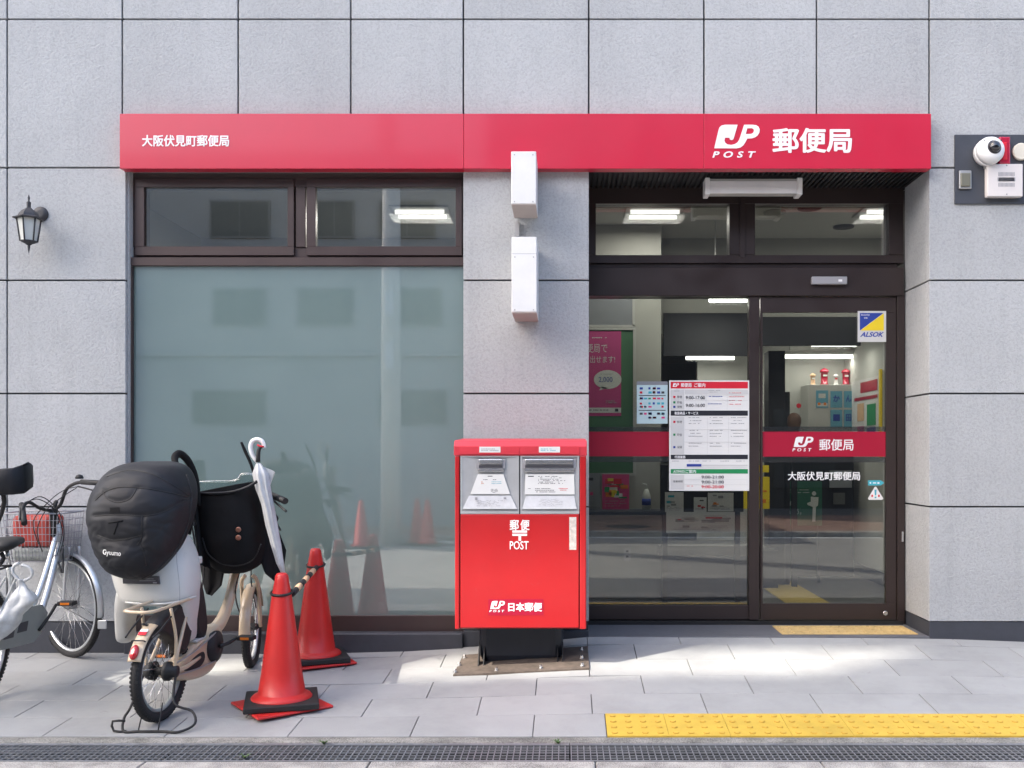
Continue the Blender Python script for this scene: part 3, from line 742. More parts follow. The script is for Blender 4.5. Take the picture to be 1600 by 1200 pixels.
# posting faces
def face(a, c, slot, card_pts, tray_pts, label):
    y = YM - .002
    root = MB()
    q0, q1 = 711.8, 802.8
    root.box(mx(a), mx(c), y, y + .006, mz(q1), mz(q1 - 4)); root.box(mx(a), mx(c), y, y + .006, mz(q0 + 2.5), mz(q0))
    root.box(mx(a), mx(a + 3), y, y + .006, mz(q1 - 4), mz(q0 + 2.5)); root.box(mx(c - 3), mx(c), y, y + .006, mz(q1 - 4), mz(q0 + 2.5))
    # recessed funnel: from the rim back to the slot plane
    yb = YM + .0125
    rim = [(mx(a + 3), y + .003, mz(q0 + 2.5)), (mx(c - 3), y + .003, mz(q0 + 2.5)), (mx(c - 3), y + .003, mz(q1 - 4)), (mx(a + 3), y + .003, mz(q1 - 4))]
    s0, s1 = slot
    inn = [(mx(s0 - 5), y + .010, mz(716)), (mx(s1 + 5), y + .010, mz(716)), (mx(c - 12), y + .005, mz(q1 - 5)), (mx(a + 12), y + .005, mz(q1 - 5))]
    v1 = [root.bm.verts.new(p) for p in rim]; v2 = [root.bm.verts.new(p) for p in inn]
    for i in range(4): root.bm.faces.new((v1[i], v1[(i + 1) % 4], v2[(i + 1) % 4], v2[i]))
    root.bm.faces.new(v2)
    f = root.build('posting_face', M['steel'], mbx)
    ys = y + .003
    t = MB(); t.box(mx(s0 - 4), mx(s1 + 4), ys - .006, ys + .006, mz(732.5), mz(717.5), .004, seg=2); t.build('slot_mouth', M['inkgrey'], f)
    t = MB(); t.box(mx(s0), mx(s1), ys - .018, ys - .004, mz(725.5), mz(717.5), .004, seg=2); t.build('slot_flap', M['chrome'], f)
    t = MB(); t.box(mx(s0), mx(s1), ys - .010, ys - .002, mz(731), mz(727)); t.build('slot_opening', M['ink'], f)
    t = MB(); t.box(mx(s0 - 1), mx(s1 + 1), ys - .014, ys + .002, mz(737), mz(732.5), .002); t.build('slot_lip', M['chrome'], f)
    t = MB(); t.prism([(mx(p), ys - .006, mz(q)) for p, q in card_pts], (0, .006, 0)); t.build('instruction_card', M['paper'], f)
    t = MB(); P = [(mx(p), ys - (.003 if q < 790 else .012), mz(q)) for p, q in tray_pts]
    t.prism(P, (0, .006, 0)); t.build('tray', M['tray'], f)
    return f, ys
f1, ys = face(719.5, 811, (748.5, 785.5), [(746.5, 741), (786.5, 741), (797, 772), (735, 772)], [(733, 774.5), (798, 774.5), (808, 795), (723, 795)], 'l')
f2, ys = face(813, 905, (820.5, 896), [(821, 741), (897, 741), (898, 772.5), (820, 772.5)], [(822, 774.5), (897, 774.5), (901, 795), (816, 795)], 'r')
rn = random.Random(3); yc = ys - .0062
printlines([(762, 769.5, 743.5, 744.6)] + dashes(755, 762, 749, 749.8, 3, rnd=rn) + dashes(768, 776, 749, 749.8, 3, rnd=rn) + dashes(767, 778, 764, 770, 1.6, .6, rnd=rn), yc, 'ink', f1)
printlines(dashes(752, 762, 752.5, 757, 2.4, .7, rnd=rn), yc, 'orange', f1); printlines(dashes(768, 785, 752.5, 758, 2.6, .7, rnd=rn), yc, 'inkcyan', f1)
printlines(dashes(841, 893, 744, 756, 2.2, .8, .6, rnd=rn) + [(825, 834, 743.5, 745)] + dashes(825, 831, 763, 764, 2, rnd=rn) + dashes(836, 872, 763, 770, 2.6, .8, rnd=rn), yc, 'ink', f2)
printlines(dashes(873, 893, 763, 767, 2.4, .8, rnd=rn), yc, 'inkred', f2)
printlines([(742, 746, 777, 781), (787, 791, 777, 780)] + dashes(745, 790, 782, 791, 1.6, .5, .5, rnd=rn), ys - .0125, 'inkgrey', f1)
printlines(dashes(842, 882, 780, 790, 1.6, .4, .5, rnd=rn), ys - .0125, 'inkgrey', f2)
for a, c, mm in ((749, 782, 'inkgrey'), (842, 875, 'inkcyan')):
    card(a, c, 698, 707, YM - .0142, 'paper', mbx, .001, 'sticker'); printlines(dashes(a + 3, c - 3, 701, 704.5, 2.2, 1.0, rnd=rn), YM - .0153, mm, mbx, 'sticker_print')
card(889.5, 900.5, 808, 859, YM - .0042, 'paper_old', fd, .001, 'torn_sticker')
yt = YM - .0043
text('郵便', 796.5, 827.5, 812, 828.5, yt, 'white', fd, .022, spacing=1.25)
printlines([(800.5, 823.5, 828.8, 832.2), (800.5, 823.5, 833.9, 837.3), (810.2, 814.2, 837.3, 845)], yt, 'white', fd, 'postal_mark', .0012)
text('POST', 796.5, 826, 845.5, 858.5, yt, 'white', fd, .012)
card(763, 849, 936, 961.5, yt, 'labelred', fd, .0008, 'name_label')
logo(766, 789, 939, 951.5, yt - .001, 'white', fd, .0008); text('POST', 764.5, 788, 953, 956.5, yt - .001, 'white', fd, .03, .2, spacing=1.7, th=.0008)
text('日本郵便', 794, 847, 941.5, 955.5, yt - .001, 'white', fd, .03, th=.0008)
# pedestal, plate, gussets, bolts
zg = lambda x, y: gz(x, y)
yp0, yp1 = -.64, -.22
pzl = -.058
CR = [(WX(708, yp0), yp0), (WX(921, yp0), yp0), (WX(921, yp0), yp1), (WX(712, yp0), yp1)]
t = MB(); t.rings([[Vector((x, y, gz(x, y) - .01)) for x, y in CR], [Vector((x, y, gz(x, y) + .010)) for x, y in CR]], smooth=False); t.build('base_plate', M['rust'], mbx)
PX0, PX1 = WX(751, -.42), WX(877, -.42)
P = [(PX0 - .01, -.38), (PX0, -.405), (PX0 + .035, -.42), (PX1 - .035, -.42), (PX1, -.405), (PX1 + .01, -.38), (PX1 + .01, -.2), (PX0 - .01, -.2)]
P2 = [(PX0 + .02, -.37), (PX0 + .03, -.39), (PX0 + .06, -.405), (PX1 - .06, -.405), (PX1 - .03, -.39), (PX1 - .02, -.37), (PX1 - .02, -.2), (PX0 + .02, -.2)]
t = MB(); t.rings([[(x, y, -.06) for x, y in P2], [(x, y, .0) for x, y in P], [(x, y, mz(976)) for x, y in P]], smooth=False); t.build('pedestal', M['navy'], mbx)
t = MB(); t.box(mx(735), mx(893), -.56, -.16, mz(984.5), mz(983), .002); t.build('underside', M['navy'], mbx)
for x in (PX0 - .012, PX0 + .02, PX1 - .026, PX1 + .006):
    t = MB(); t.prism([(x, -.50, gz(x, -.5) + .009), (x, -.40, gz(x, -.4) + .009), (x, -.40, .08)], (.006, 0, 0)); t.build('gusset', M['black'], mbx)
for x, y in ((PX0 - .135, -.60), (PX0 + .11, -.60), (PX1 - .12, -.60), (PX1 + .125, -.60), (PX0 - .125, -.46), (PX1 + .125, -.46), (PX0 - .11, -.30), (PX1 + .125, -.30)):
    t = MB(); t.lathe((x, y, gz(x, y) + .009), (0, 0, 1), [(.014, 0), (.014, .008), (.009, .009), (.009, .02), (.005, .023)], n=6, smooth=False); t.build('bolt', M['chrome'], mbx)

# ------------------------------------------------------------------ traffic cones
def cone(x, y, rotb, rotr, label, copy_of=None):
    z0 = gz(x, y)
    root = thing('traffic_cone', label, 'traffic cone', (x, y, z0), 'red traffic cones joined by a bar')
    t = MB(); t.lathe((x, y, z0), (0, 0, 1), [(.150, .030), (.160, .038), (.160, .056), (.150, .068), (.128, .078), (.123, .082), (.105, .20), (.052, .60), (.038, .675), (.034, .705), (.024, .718), (.008, .720)], n=40); t.build('cone_body', M['cone'], root)
    def slab(h0, h1, s, a, mm, nm, bev=.01, hole=False):
        t = MB(); t.m = Matrix.Translation((x, y, z0)) @ Matrix.Rotation(a, 4, 'Z'); t.box(-s, s, -s, s, h0, h1, bev, seg=2); t.build(nm, M[mm], root)
    slab(.004, .018, .205, rotr, 'cone', 'cone_foot', .006)
    slab(.019, .052, .19, rotb, 'black', 'rubber_weight', .006)
    return root
c1x, c1y = -1.53, -1.14; c2x, c2y = -1.585, -.235
cone(c1x, c1y, R(16), R(38), 'front red cone on a black rubber weight beside the child-seat bike')
cone(c2x, c2y, R(22), R(30), 'rear red cone close to the frosted window behind the front cone')
br = thing('cone_bar', 'black and tan striped bar linking the two red cones', 'barrier bar', (c1x, -.7, .4))
def ring(x, y, h, r, tl):
    z_ = gz(x, y) + h; t = MB(); t.tube([(x + math.cos(a) * r, y + math.sin(a) * r, z_ + .01 * math.sin(a)) for a in [i * 2 * math.pi / 20 for i in range(20)]], .007, 6, closed=True); t.build('ring', M['black'], br)
ring(c1x, c1y, .615, .056, 0); ring(c2x, c2y, .615, .056, 0)
A = Vector((c1x + .045, c1y + .04, gz(c1x, c1y) + .60)); B = Vector((c2x + .02, c2y - .055, gz(c2x, c2y) + .605))
n = 7
for i in range(n):
    a, c = A.lerp(B, i / n), A.lerp(B, (i + .98) / n)
    t = MB(); t.tube([a, c], .0175 if i % 2 else .0165, 12); t.build('bar_band', M['barwood' if i % 2 else 'black'], br)

# ------------------------------------------------------------------ bicycles
class Bike:
    def __init__(s, x, y, head, root, zr=None):
        s.o = Vector((x, y, gz(x, y))); s.h = head; s.root = root
        s.f = Vector((math.sin(head), math.cos(head), 0)); s.r = Vector((math.cos(head), -math.sin(head), 0))
    def p(s, u, v, w):                    # forward, right, up
        q = s.o + s.f * u + s.r * v; q.z = gz(q.x, q.y) * .6 + s.o.z * .4 + w if False else s.o.z + .03 * u + w
        return q
    def tube(s, name, pts, r, m, n=8, sm=4, parent=None):
        t = MB(); t.tube([s.p(*q) for q in pts], r, n, sm); return t.build(name, M[m], parent or s.root)
    def wheel(s, u, rad, tr, steer=0.0, spokes=28, tyre='tyre', rim='silver', hubm='alum', name='wheel'):
        c = s.p(u, 0, rad); hd = s.h + steer
        f = Vector((math.sin(hd), math.cos(hd), 0)); rt = Vector((math.cos(hd), -math.sin(hd), 0)); up = Vector((0, 0, 1))
        def tor(R0, r1, r2, seg=56, sec=10):
            rings = []
            for i in range(seg):
                a = 2 * math.pi * i / seg; d = f * math.cos(a) + up * math.sin(a)
                rings.append([c + d * (R0 + r1 * math.cos(2 * math.pi * k / sec)) + rt * (r2 * math.sin(2 * math.pi * k / sec)) for k in range(sec)])
            t = MB(); t.rings(rings, closed=True); return t
        ty = tor(rad - tr, tr, tr * .98)
        # tread blocks
        nb = int(2 * math.pi * rad / .022)
        for i in range(nb):
            a = 2 * math.pi * i / nb; d = f * math.cos(a) + up * math.sin(a); tt_ = -f * math.sin(a) + up * math.cos(a)
            for sd in (-1, 1):
                ca = c + d * (rad - tr + tr * .80) + rt * (sd * tr * .62)
                e1 = tt_ * .006; e2 = (rt * sd * .5 + d * -.3).normalized() * .006; e3 = (d * .8 + rt * sd * .6).normalized() * .0025
                ty.prism([ca - e1 - e2 - e3, ca + e1 - e2 - e3, ca + e1 + e2 - e3, ca - e1 + e2 - e3], e3 * 2)
        w = ty.build(name, M[tyre], s.root)
        rm = tor(rad - 2 * tr - .006, .011, .014, sec=8); rm.build('rim', M[rim], w)
        t = MB(); t.tube([c - rt * .045, c - rt * .03, c + rt * .03, c + rt * .045], [.008, .022, .022, .008], 12); t.build('hub', M[hubm], w)
        t = MB()
        for i in range(spokes):
            a = 2 * math.pi * i / spokes; sd = 1 if i % 2 else -1; a2 = a + (.9 if (i // 2) % 2 else -.9)
            d = f * math.cos(a) + up * math.sin(a); d2 = f * math.cos(a2) + up * math.sin(a2)
            t.tube([c + d2 * .024 + rt * sd * .028, c + d * (rad - 2 * tr - .008)], .0013, 4)
        t.build('spokes', M['chrome'], w, kind='stuff')
        return c, f, rt
    def fender(s, c, f, rt, rad, a0, a1, wd, m, name='mudguard'):
        up = Vector((0, 0, 1)); rings = []
        for i in range(25):
            a = R(a0 + (a1 - a0) * i / 24); d = f * math.cos(a) + up * math.sin(a)
            sec = []
            for kk in range(9):
                e = -1 + 2 * kk / 8; sec.append(c + d * (rad - .012 * e * e) + rt * wd * e)
            for kk in range(8, -1, -1):
                e = -1 + 2 * kk / 8; sec.append(c + d * (rad - .0025 - .012 * e * e) + rt * wd * .96 * e)
            rings.append(sec)
        t = MB(); t.rings(rings); return t.build(name, M[m], s.root)

# --- cream child-seat bicycle
bx, by = -2.085, -1.37; hd = math.atan2(.115, 1.07)
rb = thing('cream_bicycle', 'cream step-through bicycle with white child seat under a black rain cover', 'bicycle', (bx, by, gz(bx, by)))
B1 = Bike(bx, by, hd, rb)
RW = .255
c, f, rt = B1.wheel(0, RW, .026, 0, 28, rim='greyplast', hubm='black', name='rear_wheel')
B1.fender(c, f, rt, RW + .018, 45, 152, .034, 'black', 'mudguard')
B1.fender(c, f, rt, RW + .021, 100, 158, .036, 'cream', 'mudguard_flap')
def onf(ang, dr=0, side=0):
    a = R(ang); return c + (f * math.cos(a) + Vector((0, 0, 1)) * math.sin(a)) * (RW + .024 + dr) + rt * side
dd = lambda ang: (f * math.cos(R(ang)) + Vector((0, 0, 1)) * math.sin(R(ang)))
t = MB()
P0 = onf(149); nrm = dd(149); tg = (-f * math.sin(R(149)) + Vector((0, 0, 1)) * math.cos(R(149))).normalized()
for sgn in (1,):
    ringsx = []
    for (sc_, h_) in ((1, 0), (1, .008), (.8, .016), (.4, .02)):
        ringsx.append([P0 + nrm * h_ + tg * (.038 * sc_ * math.cos(2 * math.pi * q / 20)) + rt * (.021 * sc_ * math.sin(2 * math.pi * q / 20)) for q in range(20)])
    t.rings(ringsx)
t.build('tail_reflector', M['redrefl'], rb)
P0 = onf(125); nrm = dd(125); tg = (-f * math.sin(R(125)) + Vector((0, 0, 1)) * math.cos(R(125))).normalized()
t = MB(); t.prism([P0 + tg * .02 + rt * .02, P0 - tg * .0 + rt * .02, P0 - tg * .0 - rt * .02, P0 + tg * .02 - rt * .02], nrm * .003); t.build('registration_sticker', M['inkred'], rb)
P0 = P0 - tg * .002
t = MB(); t.prism([P0 + rt * .02, P0 - tg * .018 + rt * .02, P0 - tg * .018 - rt * .02, P0 - rt * .02], nrm * .0025); t.build('sticker', M['paper'], rb)
t = MB(); t.tube([onf(137, 0, -.036), onf(137, .008, -.025), onf(137, .009, .025), onf(137, 0, .036)], .004, 6, 3); t.build('cable_strap', M['black'], rb)
# rack
B1.tube('rack', [(-.20, -.075, .60), (-.225, 0, .60), (-.20, .075, .60), (.0, .08, .60), (.22, .07, .60), (.24, 0, .60), (.22, -.07, .60), (0, -.08, .60), (-.20, -.075, .60)], .0085, 'cream', 8, 4)
for v in (-1, 1):
    B1.tube('rack_stay', [(-.04, v * .078, .585), (.0, v * .085, .42), (.0, v * .075, .26)], .0085, 'cream')
    B1.tube('rack_stay', [(.02, v * .078, .57), (-.13, v * .078, .50), (-.2, v * .07, .47)], .005, 'black', 6)
# seat and chain stays, moulded centre casing
for v in (-1, 1):
    B1.tube('chain_stay', [(0, v * .07, .255), (.15, v * .06, .24), (.32, v * .045, .25)], .012, 'cream')
    B1.tube('seat_stay', [(0, v * .07, .26), (.14, v * .05, .45), (.26, v * .03, .60)], .010, 'cream')
B1.tube('seat_tube', [(.40, 0, .30), (.33, 0, .50), (.28, 0, .66), (.25, 0, .80)], .021, 'cream')
def blade(pts, th, m, name, par=None):
    """flat moulding in the bike plane: outline of (u, w) given thickness 2*th with softened rim"""
    cu = sum(p[0] for p in pts) / len(pts); cw = sum(p[1] for p in pts) / len(pts)
    P, _ = smooth_path([Vector((a, b_, 0)) for a, b_ in pts], [0] * len(pts), 4, True)
    def ring(k, v): return [B1.p(cu + (q.x - cu) * k, v, cw + (q.y - cw) * k) for q in P]
    t = MB(); t.rings([ring(.82, -th), ring(.95, -th * .8), ring(1, -th * .3), ring(1, th * .3), ring(.95, th * .8), ring(.82, th)]); return t.build(name, M[m], par or rb)
blade([(.03, .215), (.14, .17), (.30, .13), (.47, .13), (.58, .19), (.62, .30), (.585, .375), (.50, .375), (.42, .34), (.30, .33), (.15, .27), (.05, .26)], .048, 'cream', 'centre_casing')
blade([(.14, .215), (.30, .19), (.38, .22), (.38, .27), (.30, .275), (.18, .245)], .054, 'black', 'casing_vent')
B1.tube('main_tube', [(.53, 0, .33), (.66, 0, .37), (.76, 0, .46), (.83, 0, .58), (.885, 0, .72), (.915, 0, .80)], [.042, .036, .031, .028, .026, .024], 'cream', 12, 5)
B1.tube('head_tube', [(.945, 0, .62), (.90, 0, .82)], .025, 'cream', 12, 0)
t = MB(); t.lathe(B1.p(.49, -.03, .27), B1.r, [(.02, 0), (.085, .0), (.088, .09), (.03, .1)], n=32); t.build('chain_ring', M['black'], rb)
B1.tube('crank', [(.49, .08, .27), (.56, .10, .275), (.65, .105, .285)], .011, 'black', 8, 2)
B1.tube('crank', [(.49, -.08, .27), (.42, -.1, .265), (.33, -.105, .255)], .011, 'black', 8, 2)
def pedal(bk, u, v, w, root):
    t = MB(); q = bk.p(u, v, w); t.m = Matrix.Translation(q) @ Matrix.Rotation(-bk.h, 4, 'Z'); t.box(-.048, .048, -.03, .03, -.013, .013, .004); pd = t.build('pedal', M['black'], root)
    for sy in (-1, 1):
        t = MB(); t.m = Matrix.Translation(q) @ Matrix.Rotation(-bk.h, 4, 'Z'); t.box(-.026, .026, sy * .0305 - .001, sy * .0305 + .001, -.007, .007); t.build('reflector', M['orange'], pd)
pedal(B1, .65, .165, .285, rb); pedal(B1, .33, -.165, .255, rb)
t = MB(); q = B1.p(.27, 0, .42)
t.bm.free()
blade([(.34, .36), (.44, .37), (.37, .66), (.28, .64)], .04, 'black', 'battery')
blade([(-.10, .50), (.02, .56), (.22, .57), (.27, .42), (.18, .30), (.06, .40)], .046, 'black', 'skirt_guard')
t = MB(); t.lathe(B1.p(0, .03, .255), B1.r, [(.05, 0), (.05, .02), (.03, .035), (.03, .06), (.012, .065)], n=20); t.build('gear_hub', M['black'], rb)
t = MB(); t.lathe(B1.p(0, -.09, .255), B1.r, [(.012, 0), (.03, .01), (.045, .03), (.05, .06)], n=20); t.build('brake_drum', M['black'], rb)
B1.tube('chain', [(.02, .06, .285), (.25, .06, .30), (.48, .06, .35)], .005, 'alum', 6); B1.tube('chain', [(.02, .06, .225), (.25, .06, .20), (.48, .06, .19)], .005, 'alum', 6)
# kickstand spread on the ground behind
def gp(px, py):  # pavement point under a pixel
    y = -1.5
    for _ in range(30):
        d_ = D + y; x = WX(px, y); zr = gz(x, y); want = HC - (py - CY) * d_ / F
        y += (zr - want) * 2.0 * 1.0 * -1 * -1 if False else (zr - want) / (1 / 3.6)
        y = max(-3, min(-.05, y))
    return Vector((WX(px, y), y, gz(WX(px, y), y)))
S = []
yk = -1.56
def kp(px, py, y=yk): q = W(px, py, y); return q
ax_l, ax_r = B1.p(0, -.085, .25), B1.p(0, .085, .25)
g_ = gz(-2.1, yk) + .009
P = [ax_l, W(205, 1103, -1.47), Vector((WX(194, -1.5), -1.5, g_ + .05)), Vector((WX(193, yk), yk, g_)), Vector((WX(216, yk), yk, g_)), Vector((WX(255, yk), yk, g_)),
     Vector((WX(281, yk), yk - .01, g_)), Vector((WX(297, yk), yk + .06, g_ + .02)), Vector((WX(300, -1.45), -1.45, g_ + .07)), W(272, 1098, -1.44), ax_r]
t = MB(); t.tube(P, .0065, 8, 4); st = t.build('kickstand', M['black'], rb)
t = MB(); t.tube([Vector((WX(193, yk), yk + .02, g_ + .045)), Vector((WX(176, yk), yk, g_ + .05)), Vector((WX(178, yk), yk, g_ + .002)), Vector((WX(197, yk), yk, g_ + .001))], .006, 8, 2); t.build('stand_foot', M['black'], st)
for pxa, pxb in ((216, 226), (247, 254)):
    t = MB(); t.tube([Vector((WX(pxa, yk), yk, g_)), W(pxb, 1098, -1.47)], .0035, 6); t.build('stand_brace', M['black'], st)
# front wheel, fork, mudguard
STE = R(-15)
c2, f2_, rt2 = B1.wheel(1.085, RW, .026, STE, 24, hubm='black', name='front_wheel')
B1.fender(c2, f2_, rt2, RW + .018, 20, 185, .033, 'cream')
for v in (-1, 1):
    t = MB(); t.tube([c2 + rt2 * .052 * v, c2 + rt2 * .05 * v + Vector((0, 0, .2)) - f2_ * .05, c2 + rt2 * .045 * v + Vector((0, 0, .30)) - f2_ * .09, c2 + rt2 * .02 * v + Vector((0, 0, .335)) - f2_ * .105], .012, 8, 3); t.build('fork_blade', M['cream'], rb)
B1.tube('handlebar_stem', [(.90, 0, .82), (.875, 0, .95), (.86, 0, 1.0)], .014, 'black', 8, 2)
B1.tube('handlebar', [(.70, -.28, 1.02), (.80, -.24, 1.02), (.87, -.13, 1.0), (.88, 0, .98), (.87, .13, .99), (.84, .23, 1.0), (.74, .30, .97)], .011, 'black', 8, 5)
hg = W(437, 781, -.72)
B1.tube('grip', [(.83, .235, 1.0), (.74, .30, .965)], .019, 'black', 10, 0)
B1.tube('grip', [(.79, -.245, 1.02), (.68, -.29, 1.02)], .019, 'black', 10, 0)
B1.tube('brake_lever', [(.84, .24, .975), (.78, .285, .945), (.73, .335, .90)], .006, 'black', 6, 3)
B1.tube('brake_lever', [(.84, -.24, .995), (.78, -.285, .975), (.70, -.31, .93)], .006, 'black', 6, 3)
for v, e in ((-.2, .9), (-.24, .86), (.2, .9)):
    B1.tube('cable', [(.84, v, 1.0), (.93, v * 1.1, 1.06), (.99, v * .5, .95), (.93, 0, .72)], .0035, 'black', 6, 5)
def wt(name, pts, r, m, n=8, sm=4): t = MB(); t.tube([W(*q) for q in pts], r, n, sm); return t.build(name, M[m], rb)
wt('handlebar', [(404, 800, -.5), (416, 786, -.55), (426, 775, -.62), (438, 780, -.7)], .011, 'black')
wt('grip', [(425, 774, -.6), (446, 783, -.74)], .019, 'black', 10, 0)
wt('brake_lever', [(424, 780, -.62), (434, 788, -.7), (447, 799, -.78)], .007, 'black', 6, 3)
wt('grip', [(303, 790, -.85), (290, 806, -.95)], .018, 'black', 10, 0)
wt('brake_lever', [(305, 795, -.85), (300, 812, -.9), (291, 830, -.95)], .006, 'black', 6, 3)
wt('cable', [(300, 800, -.85), (315, 850, -.7), (318, 900, -.7), (306, 960, -.85)], .005, 'black', 6, 6)
wt('cable', [(298, 810, -.85), (305, 860, -.8), (302, 920, -.85), (300, 985, -.95)], .005, 'black', 6, 6)
wt('cable', [(415, 800, -.5), (400, 860, -.4), (392, 900, -.38), (400, 950, -.32)], .004, 'black', 6, 6)
wt('cable', [(375, 893, -.55), (368, 920, -.6), (372, 950, -.5), (388, 985, -.4)], .004, 'black', 6, 6)
wt('mudguard_stay', [(268, 1000, -1.3), (255, 985, -1.4), (222, 975, -1.5)], .006, 'black', 6, 3)

def loft(name, m, rows, n=36, parent=None, noise=0.0, seed=1, p=2.0, amp_top=1.0, disp=None, sub=4):
    """rows: (py, pxL, pxR, yc, ry) outline seen in the photograph at depth yc, turned into a closed solid of real depth ry"""
    from mathutils import noise as NZ
    key = [(Vector((WX(a, yc), WX(b_, yc), WZ(py, yc))), yc, ry) for py, a, b_, yc, ry in rows]
    # interpolate rows smoothly
    A_ = [Vector((k_[0].x, k_[0].y, k_[0].z)) for k_ in key]; B_ = [Vector((k_[1], k_[2], 0)) for k_ in key]
    As, _ = smooth_path(A_, [0] * len(A_), sub); Bs, _ = smooth_path(B_, [0] * len(B_), sub)
    rings = []
    for a, b_ in zip(As, Bs):
        cx_, hw = (a.x + a.y) / 2, max(.002, (a.y - a.x) / 2); rg = []
        for i in range(n):
            t_ = 2 * math.pi * i / n; cc_, ss = math.cos(t_), math.sin(t_)
            X = cx_ + hw * math.copysign(abs(cc_) ** (2 / p), cc_); Y = b_.x + max(.002, b_.y) * math.copysign(abs(ss) ** (2 / p), ss)
            v = Vector((X, Y, a.z))
            if noise:
                nv = NZ.noise(v * 7 + Vector((seed, 0, 0))) + .5 * NZ.noise(v * 17 + Vector((seed, 3, 0)))
                out = Vector((X - cx_, Y - b_.x, 0)); 
                if out.length > 1e-4: v += out.normalized() * nv * noise
            if disp: v = disp(v)
            rg.append(v)
        rings.append(rg)
    t = MB(); t.rings(rings); return t.build(name, M[m], parent, smooth=True), rings

# child seat shell (white) and leg guards
cs, _ = loft('child_seat', 'seatwhite', [(943, 212, 292, -1.17, .09), (936, 196, 304, -1.16, .14), (915, 187, 308, -1.14, .17), (885, 181, 307, -1.12, .18), (862, 186, 302, -1.10, .17), (842, 205, 294, -1.08, .13), (828, 225, 286, -1.07, .06)], parent=rb, p=2.6)
for rows_ in ([(1003, 190, 203, -1.0, .03), (996, 185, 209, -1.02, .06), (970, 184, 208, -1.05, .07), (945, 184, 218, -1.08, .08), (925, 186, 224, -1.10, .08)],
              [(1004, 279, 292, -1.08, .04), (997, 273, 303, -1.09, .07), (970, 273, 304, -1.12, .08), (945, 274, 306, -1.14, .10), (925, 270, 307, -1.14, .10)]):
    loft('leg_guard', 'seatwhite', rows_, parent=rb, p=3, n=24)
# seat rim moulding and buckle
t = MB(); t.tube([W(306, 945, -1.02), W(309, 915, -1.0), W(305, 880, -.98), W(293, 850, -.97), W(281, 838, -.97)], .010, 8, 4); t.build('seat_rim', M['seatwhite'], cs)
t = MB(); t.tube([W(309, 940, -1.03), W(311, 905, -1.0), W(306, 872, -1.0)], .006, 6, 3); t.build('adjuster_rail', M['cream'], cs)
q = W(310, 875, -1.05); t = MB(); t.box(q.x - .016, q.x + .016, q.y - .02, q.y + .02, q.z - .02, q.z + .02, .007, seg=2); t.build('buckle', M['seatwhite'], cs)
q = W(219, 911, -1.335); t = MB(); t.prism([W(191, 898, -1.315), W(247, 901, -1.315), W(249, 913, -1.315), W(192, 912, -1.315)], (0, .03, 0)); t.build('warning_label', M['ink'], cs)
printlines([(216, 240, 904, 904.8), (218, 243, 907, 907.8), (239, 245, 909.5, 911.5)], -1.3165, 'inkgrey', cs)
t = MB(); t.tube([W(196, 941, -1.30), W(230, 944, -1.325), W(270, 942, -1.31), W(306, 932, -1.2)], .006, 8, 4); t.build('seat_lip', M['seatwhite'], cs)
t = MB(); t.tube([W(281, 838, -1.16), W(276, 870, -1.27), W(280, 910, -1.3), W(281, 940, -1.29)], .0015, 6, 4); t.build('seat_joint', M['inkgrey'], cs)
# foot tray
t = MB(); t.box(WX(268, -1.05), WX(322, -.95), -1.08, -.93, WZ(1000, -1), WZ(996, -1), .004); t.build('foot_tray', M['seatwhite'], cs)
# rain cover
ROWS = [(906, 208, 224, -1.36, .03), (900, 190, 236, -1.35, .08), (888, 172, 252, -1.33, .13), (870, 160, 267, -1.31, .17), (850, 152, 280, -1.29, .20), (824, 148, 291, -1.26, .23), (798, 147.5, 298, -1.23, .25), (778, 152, 300, -1.20, .26),
        (757, 163, 298, -1.17, .26), (739, 177, 292, -1.14, .24), (728, 193, 284, -1.12, .19), (722.5, 213, 272, -1.10, .13), (720.5, 230, 262, -1.10, .07)]
from mathutils import noise as NZ
SEAMS = [[(149, 782), (165, 768), (190, 761), (225, 763), (260, 769), (297, 777)], [(166, 745), (200, 735), (235, 740), (265, 755), (286, 768), (298, 776)],
         [(148, 806), (180, 804), (222, 806), (250, 802), (275, 790), (298, 776)], [(222, 806), (221, 840), (214, 852)], [(152, 836), (175, 844), (200, 842), (222, 836)],
         [(160, 766), (166, 778), (184, 785), (203, 779), (213, 764)], [(216, 848), (224, 862), (228, 884)]]
def pdist(x, y, P):
    best = 1e9
    for (ax_, ay), (bx_, by_) in zip(P, P[1:]):
        dx, dy = bx_ - ax_, by_ - ay; t_ = max(0, min(1, ((x - ax_) * dx + (y - ay) * dy) / (dx * dx + dy * dy)))
        best = min(best, math.hypot(x - ax_ - dx * t_, y - ay - dy * t_))
    return best
def folds(v):
    """cloth pulled in along the seams, creased below the hood and slack at the bottom"""
    px = v.x * F / (D + v.y) + CX; py = CY - (v.z - HC) * F / (D + v.y); d = 0.0
    for P in SEAMS:
        q = pdist(px, py, P) / 4.0
        if q < 3: d += .006 * math.exp(-q * q)
    low = min(1, max(0, (py - 800) / 25))
    w1 = NZ.noise(Vector((px * .030 + py * .012, py * .060 - px * .02, 1.7))); w2 = NZ.noise(Vector(((px + py) * .035, (py - px) * .022, 4.1)))
    d += low * (.004 * (1 - abs(w1) * 2.6) ** 2 * (abs(w1) < .38) + .0035 * (1 - abs(w2) * 3) ** 3 * (abs(w2) < .33))
    d += .006 * NZ.noise(Vector((px * .02, py * .03, 5))) + .002 * (1 - low) * NZ.noise(Vector((px * .05, py * .12, 8)))
    if py > 848: d -= .022 * math.exp(-((px - 195) / 32) ** 2) * math.sin(min(math.pi, (py - 848) / 55 * math.pi))
    v = v.copy(); v.y += d; v.x += .35 * d * (1 if px > 224 else -1) * -1; return v
